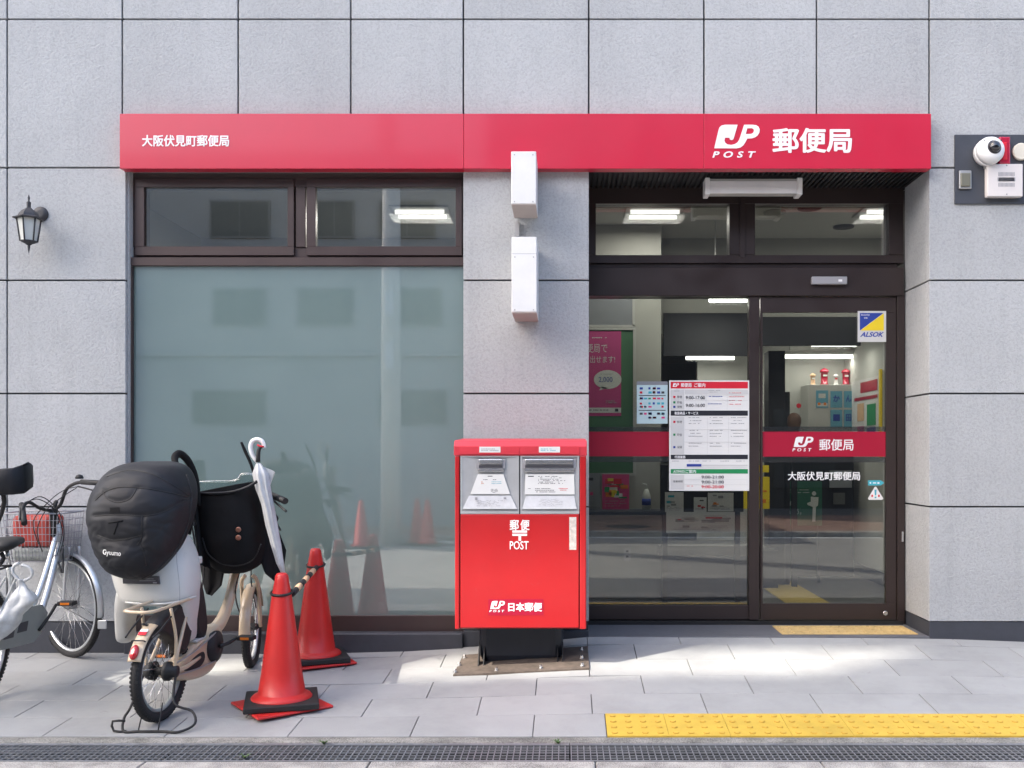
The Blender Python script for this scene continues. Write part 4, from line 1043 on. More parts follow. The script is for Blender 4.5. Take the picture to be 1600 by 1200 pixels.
cov, crings = loft('rain_cover', 'cover', ROWS, n=150, parent=rb, noise=.002, seed=4, p=2.5, sub=11, disp=folds)
from mathutils.bvhtree import BVHTree
cbv = BVHTree.FromPolygons([v.co.copy() for v in cov.data.vertices], [list(p.vertices) for p in cov.data.polygons])
def surf(px, py, lift=.002):
    o_ = Vector((0, -D, HC)); d_ = (W(px, py, 0) - o_).normalized()
    h = cbv.ray_cast(o_, d_)
    return (h[0] + h[1] * lift) if h[0] is not None else None
def seam(pts, r=.0022, m='piping', name='piping'):
    P, _ = smooth_path([Vector((a, b_, 0)) for a, b_ in pts], [0] * len(pts), 10)
    P = [q for q in (surf(q.x, q.y, .0) for q in P) if q is not None]
    t = MB(); t.tube(P, r, 6); return t.build(name, M[m], cov)
for P_ in SEAMS: seam(P_, .0028)
seam([(291, 742), (299, 775), (293, 820), (280, 850), (262, 874), (240, 894), (222, 904)], .0045)
def patch(px0, px1, py0, py1, m, name):
    t = MB(); g4 = [surf(px0, py0, .003), surf(px1, py0, .003), surf(px1, py1, .003), surf(px0, py1, .003)]; t.prism(g4, (0, .004, 0)); return t.build(name, M[m], cov)
patch(172, 187, 793, 801, 'cloth', 'strap_patch')
for a_, b_ in (((170, 817), (192, 814)), ((184, 817), (178, 835))):
    t = MB(); t.tube([surf(*a_), surf(*b_)], .0035, 6); t.build('strap', M['cloth'], cov)
me = text_mesh('Gyuumo', 0); xs_ = [v.co.x for v in me.vertices]; ys_ = [v.co.y for v in me.vertices]
embolden(me, .012)
a0, a1, b0, b1 = min(xs_), max(xs_), min(ys_), max(ys_)
for v in me.vertices:
    e, g2 = (v.co.x - a0) / (a1 - a0), (v.co.y - b0) / (b1 - b0); v.co = surf(161.5 + 27.5 * e, 868.5 - 10 * g2 + 2.5 * e, .003 + v.co.z * .05)
link('lettering', me, M['paper'], cov)
# hood bow
t = MB(); t.tube([W(290, 770, -1.0), W(278, 735, -.98), W(273, 716, -.95), W(281, 709, -.9), W(295, 722, -.84), W(307, 750, -.8), W(311, 790, -.78)], [.012, .016, .02, .022, .02, .014, .01], 8, 5); t.build('hood_bow', M['cloth'], rb)
t = MB(); t.tube([W(300, 745, -1.05), W(303, 790, -1.0), W(296, 835, -1.0)], .008, 6, 4); t.build('hood_edge', M['cloth'], rb)
# front basket under cloth
RB = [(893, 352, 388, -.60, .10), (884, 338, 404, -.60, .13), (866, 325, 413, -.60, .16), (835, 315, 415, -.59, .18), (800, 308, 411, -.58, .19), (772, 305, 404, -.57, .19), (762, 305, 402, -.57, .19)]
def tilt(v): 
    if v.z > WZ(800, -.58): v = v + Vector((0, 0, (v.x - WX(350, -.58)) * .20 * min(1, (v.z - WZ(800, -.58)) / .1)))
    return v
bk, _ = loft('front_basket', 'cloth', RB, n=36, parent=rb, noise=.012, seed=9, p=2.8, disp=tilt)
t = MB(); yy = -.765; P = [W(307, 770, -.75), W(330, 771, yy), W(360, 769, yy), W(385, 762, yy), W(402, 752, -.75)]
t.tube(P, .009, 8, 4); t.build('basket_rim', M['cover'], bk)
for a in (827.5, 840):
    t = MB(); t.lathe(W(372.5, a, -.775), (0, -1, 0), [(.016, 0), (.015, .005), (.008, .007)], n=16); t.build('snap_button', M['copper'], bk)
t = MB(); t.tube([W(316, 840, -.77), W(325, 865, -.765), W(345, 880, -.74), (WX(370, -.74), -.74, WZ(884, -.74)), W(395, 875, -.74), W(408, 850, -.76)], .004, 6, 5); t.build('piping', M['piping'], bk)
def flap(pts, y0, y1, name='cloth_flap'):
    t = MB(); n_ = len(pts) // 2; A_ = []; 
    rings = []
    for i in range(n_):
        l, r_ = pts[i], pts[-1 - i]; rg = []
        for kk in range(9):
            e = kk / 8; yv = y0 + (y1 - y0) * e + .015 * math.sin(e * 9 + i); q = W(l[0] + (r_[0] - l[0]) * e, l[1] + (r_[1] - l[1]) * e, yv); rg.append(q)
        rg += [q + Vector((0, .004, 0)) for q in rg[::-1]]; rings.append(rg)
    t.rings(rings); return t.build(name, M['cloth'], bk, smooth=True)
flap([(309, 840), (312, 880), (318, 915), (322, 928), (331, 931), (346, 915), (352, 885), (345, 862)], -.62, -.68)
flap([(396, 800), (400, 850), (408, 880), (414, 896), (432, 911), (441, 905), (447, 860), (424, 800)], -.62, -.5)
flap([(300, 750), (300, 800), (306, 850), (309, 880), (330, 890), (322, 850), (316, 800), (312, 760)], -.80, -.72)
# clear rain shield on the basket
t = MB(); t.tube([W(310, 753, -.6), W(340, 752, -.6), W(360, 752, -.6), W(372, 749, -.6), W(378, 741, -.6), W(392, 741, -.6), W(402, 747, -.6)], .007, 8, 3); t.build('shield_rim', M['clearp'], bk)
t = MB(); t.prism([W(308, 753, -.6), W(370, 752, -.6), W(378, 742, -.6), W(400, 744, -.6), W(402, 770, -.6), W(308, 775, -.6)], (0, .004, 0)); t.build('rain_shield', M['clearp'], bk)
t = MB(); t.tube([W(377, 691, -.62), W(383, 705, -.62), W(392, 725, -.62), W(398, 745, -.62)], [.007, .01, .009, .008], 8, 3); t.build('shield_bow', M['cloth'], bk)
t = MB(); t.tube([W(302, 822, -.8), W(298, 800, -.8), W(303, 785, -.8)], [.012, .022, .014], 8, 3); t.build('headlight', M['lantern'], rb)

# umbrella hooked on the basket
um = thing('umbrella', 'closed pale vinyl umbrella with white crook handle hung on the front basket', 'umbrella', W(444, 905, -.66))
yu = -.70
t = MB(); t.tube([W(402, 722, yu), W(395, 712, yu), W(391.5, 700, yu), W(394, 690, yu), (W(402, 686.5, yu)), W(410, 690, yu), W(413.5, 700, yu)], [.009, .012, .013, .013, .013, .012, .009], 10, 5); t.build('crook_handle', M['white'], um)
t = MB(); rg = []
path = [(404, 724, .012), (407, 740, .040), (411, 765, .038), (418, 790, .032), (424, 820, .030), (431, 850, .026), (438, 880, .019), (444, 900, .008)]
for (px, py, r_) in path:
    cc_ = W(px, py, yu - .02)
    rg.append([cc_ + Vector((r_ * math.cos(a) * (1 + .22 * math.cos(5 * a + py * .03)), r_ * math.sin(a) * (1 + .2 * math.sin(7 * a)), 0)) for a in [i * 2 * math.pi / 28 for i in range(28)]])
t.rings(rg); t.build('canopy', M['umb'], um, smooth=True)
t = MB(); t.prism([W(407, 728, yu), W(425, 735, yu), W(429, 738, yu), (W(422, 757, yu)), W(418, 775, yu)], (0, .012, 0)); t.build('canopy_fold', M['umb'], um)
t = MB(); t.tube([W(444, 899, yu - .02), W(447, 910, yu - .02)], .004, 6); t.build('ferrule', M['white'], um)
t = MB(); t.tube([W(403, 722, yu - .015), W(404, 705, yu - .015), W(408, 697, yu - .015)], [.014, .012, .009], 8, 3); t.build('tie_strap', M['black'], um)
t = MB(); t.tube([W(402, 695, yu - .02), W(406, 697, yu - .02), W(412, 698, yu - .02)], .006, 6, 2); t.build('red_tag', M['inkred'], um)

# --- silver city bicycle at the left
sx, sy = -3.17, -1.16; hs = math.atan2(-.03, 1.04)
rs = thing('silver_bicycle', 'silver city bicycle parked at the left edge with wire basket and chain guard', 'bicycle', (sx, sy, gz(sx, sy)))
B2 = Bike(sx, sy, hs, rs); RS = .33
B2.p = (lambda s: (lambda u, v, w: Vector(((s.o + s.f * u + s.r * v).x, (s.o + s.f * u + s.r * v).y, s.o.z + .045 * u + w))))(B2)
c, f, rt = B2.wheel(0, RS, .019, 0, 32, name='rear_wheel')
B2.fender(c, f, rt, RS + .014, 30, 200, .026, 'silver')
c3, f3, rt3 = B2.wheel(1.06, RS, .019, R(-56), 32, name='front_wheel')
B2.fender(c3, f3, rt3, RS + .014, 58, 188, .022, 'silver')
for v in (-1, 1):
    t = MB(); t.tube([c3 + rt3 * .05 * v, c3 + rt3 * .045 * v + Vector((0, 0, .25)) - f3 * .02, c3 + rt3 * .03 * v + Vector((0, 0, .385)) - f3 * .04], .0095, 8, 3); t.build('fork_blade', M['silver'], rs)
    t = MB(); t.tube([c3 + rt3 * .05 * v, c3 + rt3 * .03 * v - f3 * .2 * 1.5 - Vector((0, 0, .08))], .002, 5); t.build('mudguard_stay', M['black'], rs)
t = MB(); q = c3 - f3 * (RS + .02) * .99 - Vector((0, 0, .07)); t.box(q.x - .028, q.x + .028, q.y - .006, q.y + .006, q.z - .045, q.z + .01, .004); t.build('mud_flap', M['silver'], rs)
hd_t = [(.93, 0, .72), (.88, 0, .88)]
B2.tube('head_tube', hd_t, .021, 'silver', 12, 0)
B2.tube('down_tube', [(.91, 0, .76), (.78, 0, .50), (.64, 0, .32), (.50, 0, .28)], .019, 'silver', 12, 4)
B2.tube('top_tube', [(.89, 0, .84), (.73, 0, .58), (.58, 0, .42), (.42, 0, .42)], .016, 'silver', 12, 4)
B2.tube('seat_tube', [(.48, 0, .28), (.36, 0, .62), (.34, 0, .70)], .017, 'silver', 12, 2)
B2.tube('seat_post', [(.34, 0, .70), (.31, 0, .80)], .013, 'chrome', 10, 0)
for v in (-1, 1):
    B2.tube('chain_stay', [(0, v * .06, .33), (.48, v * .03, .28)], .009, 'silver', 8, 0)
    B2.tube('seat_stay', [(0, v * .06, .34), (.36, v * .03, .64)], .007, 'silver', 8, 0)
# chain guard
def plate2(pts, v0, v1, m, name):
    t = MB(); t.rings([[B2.p(a, v0, b_) for a, b_ in pts], [B2.p(a, v1, b_) for a, b_ in pts]], smooth=False); return t.build(name, M[m], rs)
gd = plate2([(-.02, .40), (.18, .43), (.42, .455), (.56, .44), (.62, .38), (.58, .29), (.46, .24), (.1, .28), (-.03, .30), (-.06, .35)], .045, .075, 'greyplast', 'chain_guard')
for a in ((.20, .35), (.34, .355)):
    t = MB(); t.rings([[B2.p(a[0] + x_ * .06, .0745, a[1] + y_ * .03) for x_, y_ in ((-1, -.7), (.7, -1), (1, .8), (-.6, 1))], [B2.p(a[0] + x_ * .06, .0765, a[1] + y_ * .03) for x_, y_ in ((-1, -.7), (.7, -1), (1, .8), (-.6, 1))]], smooth=False); t.build('guard_hole', M['ink'], gd)
B2.tube('crank', [(.50, .085, .30), (.58, .10, .36), (.66, .105, .42)], .009, 'black', 8, 2)
pedal(B2, .67, .165, .425, rs)
B2.tube('crank', [(.50, -.08, .30), (.42, -.1, .24), (.36, -.105, .19)], .009, 'black', 8, 2); pedal(B2, .35, -.165, .185, rs)
# saddle
t = MB(); rg = []
for (u, wd, zc, th) in ((.14, .05, .835, .02), (.16, .09, .84, .035), (.22, .105, .842, .04), (.30, .085, .842, .035), (.38, .045, .84, .03), (.46, .025, .835, .022), (.48, .01, .833, .012)):
    rg.append([B2.p(u, wd * math.cos(a), zc + th * math.sin(a)) for a in [i * 2 * math.pi / 16 for i in range(16)]])
t.rings(rg); t.build('saddle', M['black'], rs)
for v in (-.03, .03): B2.tube('saddle_spring', [(.2, v, .80), (.21, v + .01, .77), (.19, v, .74)], .012, 'black', 8, 2)
# handlebar
B2.tube('handlebar_stem', [(.88, 0, .88), (.86, 0, 1.0), (.875, 0, 1.02)], .013, 'black', 8, 2)
def wtube(name, pts, r, m, n=8, sm=4): t = MB(); t.tube([W(*q) for q in pts], r, n, sm); return t.build(name, M[m], rs)
wtube('handlebar', [(33, 812, -.72), (36, 792, -.66), (46, 785, -.58), (62, 794, -.46), (80, 797, -.32), (94, 789, -.30), (103, 766, -.34), (116, 756, -.42), (134, 753, -.52), (160, 755, -.62)], .0105, 'black', 8, 5)
wtube('grip', [(128, 753, -.49), (163, 755, -.63)], .0165, 'black', 10, 0); wtube('grip', [(34, 788, -.62), (38, 818, -.76)], .0165, 'black', 10, 0)
wtube('brake_lever', [(122, 760, -.45), (134, 763, -.54), (152, 768, -.62)], .005, 'black', 6, 3)
wtube('brake_lever', [(40, 786, -.6), (32, 795, -.68), (31, 812, -.75)], .005, 'black', 6, 3)
wtube('clamp', [(84, 838, -.30), (83, 815, -.31), (79, 797, -.32)], .016, 'black', 10, 0)
for P in ([(120, 762, -.45), (95, 778, -.55), (70, 800, -.5), (58, 830, -.4), (66, 862, -.36)], [(124, 760, -.46), (100, 766, -.5), (75, 785, -.48), (52, 815, -.42), (60, 850, -.36)],
          [(38, 786, -.62), (60, 780, -.55), (84, 796, -.4), (97, 830, -.32), (88, 872, -.3)], [(36, 790, -.64), (64, 776, -.55), (92, 800, -.42), (100, 835, -.3), (92, 868, -.3)]):
    wtube('cable', P, .0028, 'black', 6, 6)
t = MB(); q = W(124, 748, -.47); t.lathe(q, (0, 0, 1), [(.022, 0), (.024, .008), (.018, .02), (.005, .026)], n=16); t.build('bell', M['black'], rs)
# wire basket in front
bx0, bx1, by0, by1, bz0, bz1 = WX(4, -.3), WX(101, -.3), -.34, -.06, WZ(878, -.3), WZ(802, -.3)
t = MB()
def brow(z_, r_, k=0):
    P = [Vector((bx0 + k, by0 + k, z_)), Vector((bx1 - k, by0 + k, z_)), Vector((bx1 - k, by1, z_)), Vector((bx0 + k, by1, z_))]
    for i in range(4): t.tube([P[i], P[(i + 1) % 4]], r_, 5)
for i in range(7): brow(bz0 + (bz1 - bz0) * i / 7, .0022, .03 * (1 - i / 7))
brow(bz1, .005)
for i in range(17):
    e = i / 16
    for yy0, k in ((by0, .03), (by1, 0)): t.tube([Vector((bx0 + .03 + (bx1 - bx0 - .06) * e, yy0 + k, bz0)), Vector((bx0 + (bx1 - bx0) * e, yy0, bz1))], .002, 5)
for i in range(9):
    e = i / 8
    for xx, k in ((bx0, .03), (bx1, -.03)): t.tube([Vector((xx + k, by0 + .03 + (by1 - by0 - .03) * e, bz0)), Vector((xx, by0 + (by1 - by0) * e, bz1))], .002, 5)
    t.tube([Vector((bx0 + .03, by0 + .03 + (by1 - by0 - .03) * e, bz0)), Vector((bx1 - .03, by0 + .03 + (by1 - by0 - .03) * e, bz0))], .002, 5)
t.build('basket', M['inkgrey'], rs)
t = MB(); t.tube([Vector((bx1 - .04, by0 + .04, bz0)), Vector((bx1 + .02, by0 - .02, bz0 - .06)), B2.p(.95, 0, .78)], .006, 6, 3); t.build('basket_bracket', M['black'], rs)
t = MB(); t.box(bx0 + .04, bx1 - .10, by0 + .06, by1 - .03, bz0 + .09, bz1 - .015, .03, seg=2)
o = t.build('shopping_bag', mat('red_bag', (.42, .05, .035), .6, var=.25, vscale=12, bump=.8, bscale=20)); tag(o, 'red bag lying in the silver bicycle wire basket', 'bag')
t = MB(); t.box(bx0 + .05, bx1 - .05, by0 + .05, by1 - .03, bz0 + .006, bz0 + .085, .02, seg=2)
o = t.build('folded_cloth', mat('grey_cloth', (.30, .32, .30), .8, var=.3, vscale=14, bump=.8, bscale=20)); tag(o, 'grey folded cloth under the red bag in the bicycle basket', 'cloth')
# poster frame standing behind the basket is the far side of the basket: grey net cloth
# rear rack, child seat back and kickstand
B2.tube('rack', [(-.28, -.07, .72), (-.28, .07, .72), (.25, .06, .72), (.25, -.06, .72), (-.28, -.07, .72)], .006, 'black', 8, 0)
for v in (-1, 1): B2.tube('rack_stay', [(-.1, v * .07, .72), (0, v * .07, .34)], .005, 'black', 6, 0)
B2.tube('kickstand', [(.0, .07, .30), (-.03, .10, .12), (-.07, .13, .012), (-.16, .05, .010), (-.17, -.10, .010)], .0075, 'black', 8, 4)
t = MB()
prof = [(W(-60, 775, -1.2), W(-60, 735, -1.2)), (W(-10, 774, -1.25), W(-10, 733, -1.25)), (W(20, 773, -1.25), W(20, 731, -1.25)), (W(38, 771, -1.2), W(35, 726, -1.2)), (W(47, 764, -1.12), W(44, 721.5, -1.12)), (W(48, 755, -1.0), W(47, 725, -1.0))]
rg = []
for lo, hi in prof:
    dv = (hi - lo); rg.append([lo + Vector((0, -.012, .01)), hi + Vector((0, -.012, -.01)), hi + Vector((0, .0, .0)), hi + Vector((0, .03, -.01)), lo + Vector((0, .03, .01)), lo])
t.rings(rg); bkr = t.build('seat_back', M['cover'], rs, smooth=True)
t = MB(); t.tube([W(5, 772, -1.2), W(3, 800, -1.18), B2.p(.02, .0, .72)], .012, 8, 3); t.build('seat_back_post', M['black'], rs)
# plastic bag hung on the saddle
pb = thing('plastic_bag', 'white plastic carrier bag tied under the silver bicycle saddle', 'bag', W(25, 990, -1.02))
o, _ = loft('bag_body', 'bag', [(1012, -22, -8, -1.24, .03), (992, -22, 14, -1.24, .06), (970, -8, 28, -1.24, .06), (950, 8, 44, -1.24, .06), (934, 17, 58, -1.24, .055), (918, 22, 46, -1.24, .04), (905, 29, 38, -1.24, .02)], n=64, parent=pb, noise=.045, seed=2, p=2, sub=9)
for P in ([W(32, 908, -1.24), W(20, 895, -1.24), W(22, 884, -1.24), W(30, 880, -1.24)], [W(36, 908, -1.24), (W(48, 902, -1.24)), W(50, 893, -1.24), W(44, 886, -1.24), W(34, 883, -1.24)]):
    t = MB(); t.tube(P, .008, 8, 4); t.build('bag_handle', M['bag'], pb)

# ------------------------------------------------------------------ notices stuck on the glass
YN = YE - .012
bd = thing('opening_hours_board', 'white opening hours notice with red header behind the fixed door glass', 'notice', (WX(1108, YN), YN, WZ(767, YN)))
card(1045.5, 1170.5, 594.5, 767, YN, 'paper', bd, .004, 'notice_board', .0008)
yn = YN - .0042; rn = random.Random(11)
printlines([(1048, 1168.5, 596.5, 607)], yn, 'inkred', bd); printlines([(1048, 1168.5, 641.5, 649.5), (1048, 1168.5, 710.5, 717.5)], yn, 'inkblack', bd); printlines([(1048, 1168.5, 733, 740)], yn, 'inkgreen', bd)
printlines([(1048, 1069, 609, 640), (1048, 1069, 651, 709.5), (1048, 1069, 742, 765), (1097, 1168, 726, 728.5), (1070, 1168.5, 609, 616)], yn, 'cell', bd)
y2 = yn - .0009
logo(1051, 1061, 598.5, 604.5, y2, 'white', bd, .0006)
text('郵便局', 1064, 1080.5, 598.5, 605, y2, 'white', bd, .02, th=.0006); text('ご案内', 1084.5, 1102, 598.5, 605, y2, 'white', bd, .02, th=.0006)
text('9:00-17:00', 1071.5, 1101.5, 618.7, 624, y2, 'ink', bd, .022, th=.0006); text('9:00-16:00', 1071.5, 1101.5, 630.8, 636, y2, 'ink', bd, .022, th=.0006)
text('取扱商品・サービス', 1054, 1091, 643, 648, y2, 'white', bd, .02, th=.0006); text('代理業務', 1054, 1071, 711.8, 716.5, y2, 'white', bd, .02, th=.0006)
text('ATMのご案内', 1052, 1087.5, 734, 739.3, y2, 'white', bd, .02, th=.0006)
for s_, q0 in (('9:00-21:00', 743), ('9:00-21:00', 750.8)): text(s_, 1096, 1131, q0, q0 + 4.8, y2, 'ink', bd, .022, th=.0006)
text('9:00-20:00', 1096, 1131, 758.3, 763, y2, 'inkred', bd, .022, th=.0006)
for q0, mm, s_ in ((618.5, 'inkred', '郵便'), (627, 'inkgreen', '貯金'), (634, 'inkblue', '保険'), (657.5, 'inkred', '郵便'), (677.5, 'inkgreen', '貯金'), (697, 'inkblue', '保険')):
    printlines([(1052, 1055.3, q0, q0 + 3.4)], y2, mm, bd); text(s_, 1058, 1065.7, q0 - .3, q0 + 3.8, y2, 'ink', bd, .0, th=.0006)
text('営業時間', 1052, 1066.5, 750.5, 754, y2, 'ink', bd, .0, th=.0006)
g1 = dashes(1051, 1066, 610.5, 612, 3, .8, rnd=rn) + dashes(1107, 1131, 609.7, 613.5, 2.6, .8, rnd=rn) + dashes(1072, 1098, 743.5, 744, 3, .6, rnd=rn)
for cx0 in (1076, 1109, 1142):
    for q0, nn in ((652, 3), (672, 3), (692, 2)): g1 += dashes(cx0, cx0 + 25, q0, q0 + 1 + nn * 4.4, 4.6, .9, .9, rnd=rn)
for cx0 in (1050, 1076, 1098, 1125, 1150): g1 += dashes(cx0, cx0 + 18, 720, 722, 2.4, .8, rnd=rn)
printlines(g1, y2, 'inkgrey', bd); printlines(dashes(1106, 1134, 619, 633, 11.5, 1.0, .9, rnd=rn), y2, 'inkblue', bd); printlines(dashes(1139, 1167, 613.5, 633, 5.9, .8, .8, rnd=rn) + dashes(1073, 1087, 759, 760, 3, .8, rnd=rn), y2, 'inkred', bd)
printlines([(1073, 1096, 725, 729)], y2, 'inkblue', bd)
printlines([(1069.5, 1168, q, q + .35) for q in (617, 625.5, 671, 690.5, 730, 749.3, 757)] + [(p_, p_ + .35, 609, 640) for p_ in (1103, 1136)] + [(p_, p_ + .35, 651, 709) for p_ in (1105, 1138)], y2, 'cell', bd)
# payment card sheet
pc_ = thing('payment_notice', 'pale blue card of payment logos on the glass left of the hours notice', 'notice', (WX(1018, YN), YN, WZ(662, YN)))
card(995, 1043, 596, 662, YN, 'paleblue', pc_, .002, 'sheet'); card(995, 1043, 596, 601.5, YN - .0022, 'filmgrey', pc_, .0008)
yy_ = YN - .0022
printlines([(998, 1040, 617.5, 618.7), (998, 1040, 640.5, 641.7)], yy_, 'ink', pc_)
rn = random.Random(5)
for mm, seed in (('inkred', 1), ('inkblue', 2), ('inkgreen', 3), ('inkcyan', 4), ('ink', 5), ('inkpink', 6)):
    rr = []
    for row, (q0, q1) in enumerate(((605, 608.5), (611, 615), (621, 624), (628.5, 632), (634, 637), (644.5, 648), (651, 654))):
        for i in range(6):
            if rn.random() < .22: rr.append((999.5 + i * 6.8, 999.5 + i * 6.8 + rn.uniform(3, 5.5), q0 + rn.uniform(0, .6), q1))
    if rr: printlines(rr, yy_, mm, pc_)
# security sticker
ak = thing('security_sticker', 'square blue and yellow security company sticker high on the sliding door', 'sticker', (WX(1362, YS), YS, WZ(534, YS)))
y = YS - .0005
card(1340, 1384.5, 486, 534.3, y, 'cell', ak, .0015, 'sticker_base', .0004); y -= .0016
t = MB(); t.prism([W(1343.5, 489, y), W(1380.5, 489, y), W(1343.5, 516.5, y)], (0, -.0006, 0)); t.build('blue_triangle', M['inkblue'], ak)
t = MB(); t.prism([W(1381, 489.5, y), W(1381, 516.5, y), W(1344.3, 516.5, y)], (0, -.0006, 0)); t.build('yellow_triangle', M['inkyel'], ak)
text('ALSOK', 1344, 1381, 518.8, 526.5, y, 'inkblue', ak, .035, .35, th=.0006); printlines(dashes(1352, 1371, 529, 530, 2, 1.3, 1, rnd=rn), y, 'inkblue', ak)
text('Security', 1345.5, 1359, 490.5, 493.8, y - .0007, 'white', ak, .01, th=.0004); text('OK', 1350, 1356, 495.5, 498, y - .0007, 'white', ak, .01, th=.0004)
# red film bands, door lettering
yb_ = YE + .0285
fb = thing('fixed_glass_band', 'dark red band across the fixed glass left of the notice', 'window film', (WX(980, yb_), yb_, WZ(714, yb_)))
card(905, 1170, 674.5, 713, yb_, 'labelred', fb, .0006, 'red_film'); card(905, 1170, 667, 674, yb_, 'film', fb, .0005, 'clear_film'); card(905, 1170, 713.5, 722, yb_, 'film', fb, .0005, 'clear_film')
yd = YG - .0006
db = thing('door_band', 'dark red band with white emblem and lettering on the sliding door', 'window film', (WX(1288, yd), yd, WZ(714, yd)))
card(1191, 1385, 674.5, 713.5, yd, 'labelred', db, .0006, 'red_film'); card(1191, 1385, 666.5, 674, yd, 'film', db, .0005, 'clear_film'); card(1191, 1385, 714, 722.5, yd, 'film', db, .0005, 'clear_film')
logo(1240, 1271, 682.5, 698.5, yd - .0007, 'white', db, .0006); text('POST', 1238, 1268, 700.3, 705.3, yd - .0007, 'white', db, .025, .2, spacing=1.8, th=.0006)
text('郵便局', 1280, 1333.5, 686, 704, yd - .0007, 'white', db, .012, th=.0006)
dn = thing('door_name', 'white post office branch name lettered on the sliding door glass', 'lettering', (WX(1287, yd), yd, WZ(751, yd)))
text('大阪伏見町郵便局', 1231, 1344, 737, 750.5, yd, 'white', dn, .018, th=.0008)
wa = thing('warning_sticker', 'small blue arrow and white warning triangle sticker on the door', 'sticker', (WX(1368, yd), yd, WZ(781, yd)))
t = MB(); t.prism([W(p_, q_, yd) for p_, q_ in ((1356.5, 750.5), (1376, 750.5), (1381.5, 754.5), (1376, 758.5), (1356.5, 758.5))], (0, -.0008, 0)); t.build('arrow', M['inkcyan'], wa)
printlines([(1359, 1361, 753.5, 755.8), (1364, 1369, 753.8, 755.4), (1371, 1374, 753.4, 756)], yd - .0009, 'white', wa)
t = MB(); t.prism([W(p_, q_, yd) for p_, q_ in ((1356, 779), (1358, 781), (1378, 781), (1380, 779), (1369, 760.5), (1367, 760.5))], (0, -.0008, 0)); t.build('triangle', M['paper'], wa)
t = MB(); t.prism([W(p_, q_, yd - .0009) for p_, q_ in ((1366.2, 765), (1369.8, 765), (1369, 774), (1367, 774))], (0, -.0006, 0)); t.box(WX(1366.6, yd), WX(1369.4, yd), yd - .0015, yd - .0009, WZ(778.5, yd), WZ(776, yd)); t.build('exclamation_mark', M['inkcyan'], wa)
printlines([(1361.5, 1364, 773, 776.5), (1372, 1374.5, 773, 776.5)], yd - .0009, 'inkred', wa)

# ------------------------------------------------------------------ interior
FZ = .046
ZC1, ZC2 = 3.12, 2.40
def st_box(name, m, *a): 
    t = MB(); t.box(*a); return t.build(name, M[m], kind='structure')
st_box('interior_floor', 'ifloor', -5, 3.1, .601, 6.2, -.2, FZ - .006)
st_box('vestibule_ceiling', 'iceil', -3.2, 3.1, .575, 2.1, ZC1, ZC1 + .06)
st_box('room_ceiling', 'iceil', -3.2, 3.1, 2.16, 6.2, ZC2, ZC2 + .06)
st_box('bulkhead_wall', 'iwall', -3.2, 3.1, 2.1, 2.155, 2.28, ZC1)
st_box('side_wall', 'iwall2', 2.86, 2.95, .60, 3.6, FZ, ZC1)
st_box('back_wall', 'iwall2', 1.35, 2.86, 3.6, 3.7, FZ, ZC1 - .01)
st_box('far_wall', 'iwall', -3.2, 3.1, 6.1, 6.2, FZ, ZC2)
st_box('partition_wall', 'iwall', -.5, WX(1033, 1.6), 1.6, 1.68, FZ, ZC1 - .002)
st_box('left_wall', 'iwall', -3.3, -3.2, .2, 6.2, FZ, ZC1)
st_box('cross_wall', 'iwall', -.35, -.25, .46, 1.6, FZ, ZC1)
st_box('skirting', 'plinth', 2.845, 2.86, .62, 3.6, FZ, .16)
st_box('skirting', 'plinth', 1.36, 2.84, 3.585, 3.6, FZ, .16)
st_box('outer_wall', 'opp', 2.95, 3.4, .95, 6.2, -.3, ZC1 + .1)
# room behind the left window (seen only through the transoms)
st_box('roof_slab', 'iceil', -6, 3.6, .31, 6.4, 3.2, 3.3)
st_box('window_room_wall', 'iwall', -3.2, -.5, 2.6, 2.7, FZ, ZC1)
st_box('window_room_floor', 'ifloor', -3.19, -.3, .2, .6, -.2, FZ - .006)
# dark bulkhead panels seen through the doors
t = MB(); t.box(WX(1037, 2.0), WX(1180, 2.0), 2.0, 2.04, WZ(556, 2.0), WZ(489, 2.0)); o = t.build('ceiling_screen', M['idark']); tag(o, 'dark screen hanging across the inside behind the fixed glass', 'screen')
t = MB(); t.box(WX(1185, 2.0), WX(1345, 2.0), 2.0, 2.04, WZ(540, 2.0), WZ(495, 2.0)); o = t.build('ceiling_screen', M['idark']); tag(o, 'dark screen hanging inside behind the sliding door head', 'screen')
# tactile path inside
t = MB(); t.box(WX(1215, 1.4) , 2.84, .75, 1.35, FZ - .006, FZ); t.box(1.75, 2.1, 1.36, 3.4, FZ - .006, FZ); pth = t.build('tactile_path', M['iyellow'], kind='structure')
# tube lamps
def lamp(px0, px1, py, y, label, power, grp='lit fluorescent tubes inside'):
    x0, x1, z_ = WX(px0, y), WX(px1, y), WZ(py, y)
    root = thing('tube_lamp', label, 'lamp', ((x0 + x1) / 2, y, z_), grp)
    t = MB(); t.tube([(x0, y, z_), (x1, y, z_)], .017, 10); t.build('tube', M['tube'], root)
    t = MB(); t.box(x0 - .01, x1 + .01, y - .05, y + .05, z_ + .022, z_ + .06, .004); t.build('lamp_housing', M['iceil'], root)
    zc = ZC1 if y < 2.1 else ZC2
    if zc > z_ + .08:
        for xx in (x0 + .05, x1 - .05):
            t = MB(); t.tube([(xx, y, z_ + .055), (xx, y, zc)], .004, 6); t.build('hanger', M['alum'], root)
    ld = bpy.data.lights.new('tube_light', 'AREA'); ld.shape = 'RECTANGLE'; ld.size = x1 - x0; ld.size_y = .06; ld.energy = power; ld.color = (1, .96, .88)
    lo = bpy.data.objects.new('tube_light', ld); COL.objects.link(lo); lo.location = ((x0 + x1) / 2, y, z_ - .03)
    return root
lamp(1108, 1168, 469, 1.45, 'single lit tube just below the door head behind the fixed glass', 2.2)
lamp(1072, 1147, 559.5, 3.2, 'lit tube low in the view above the opening hours notice', 1.2)
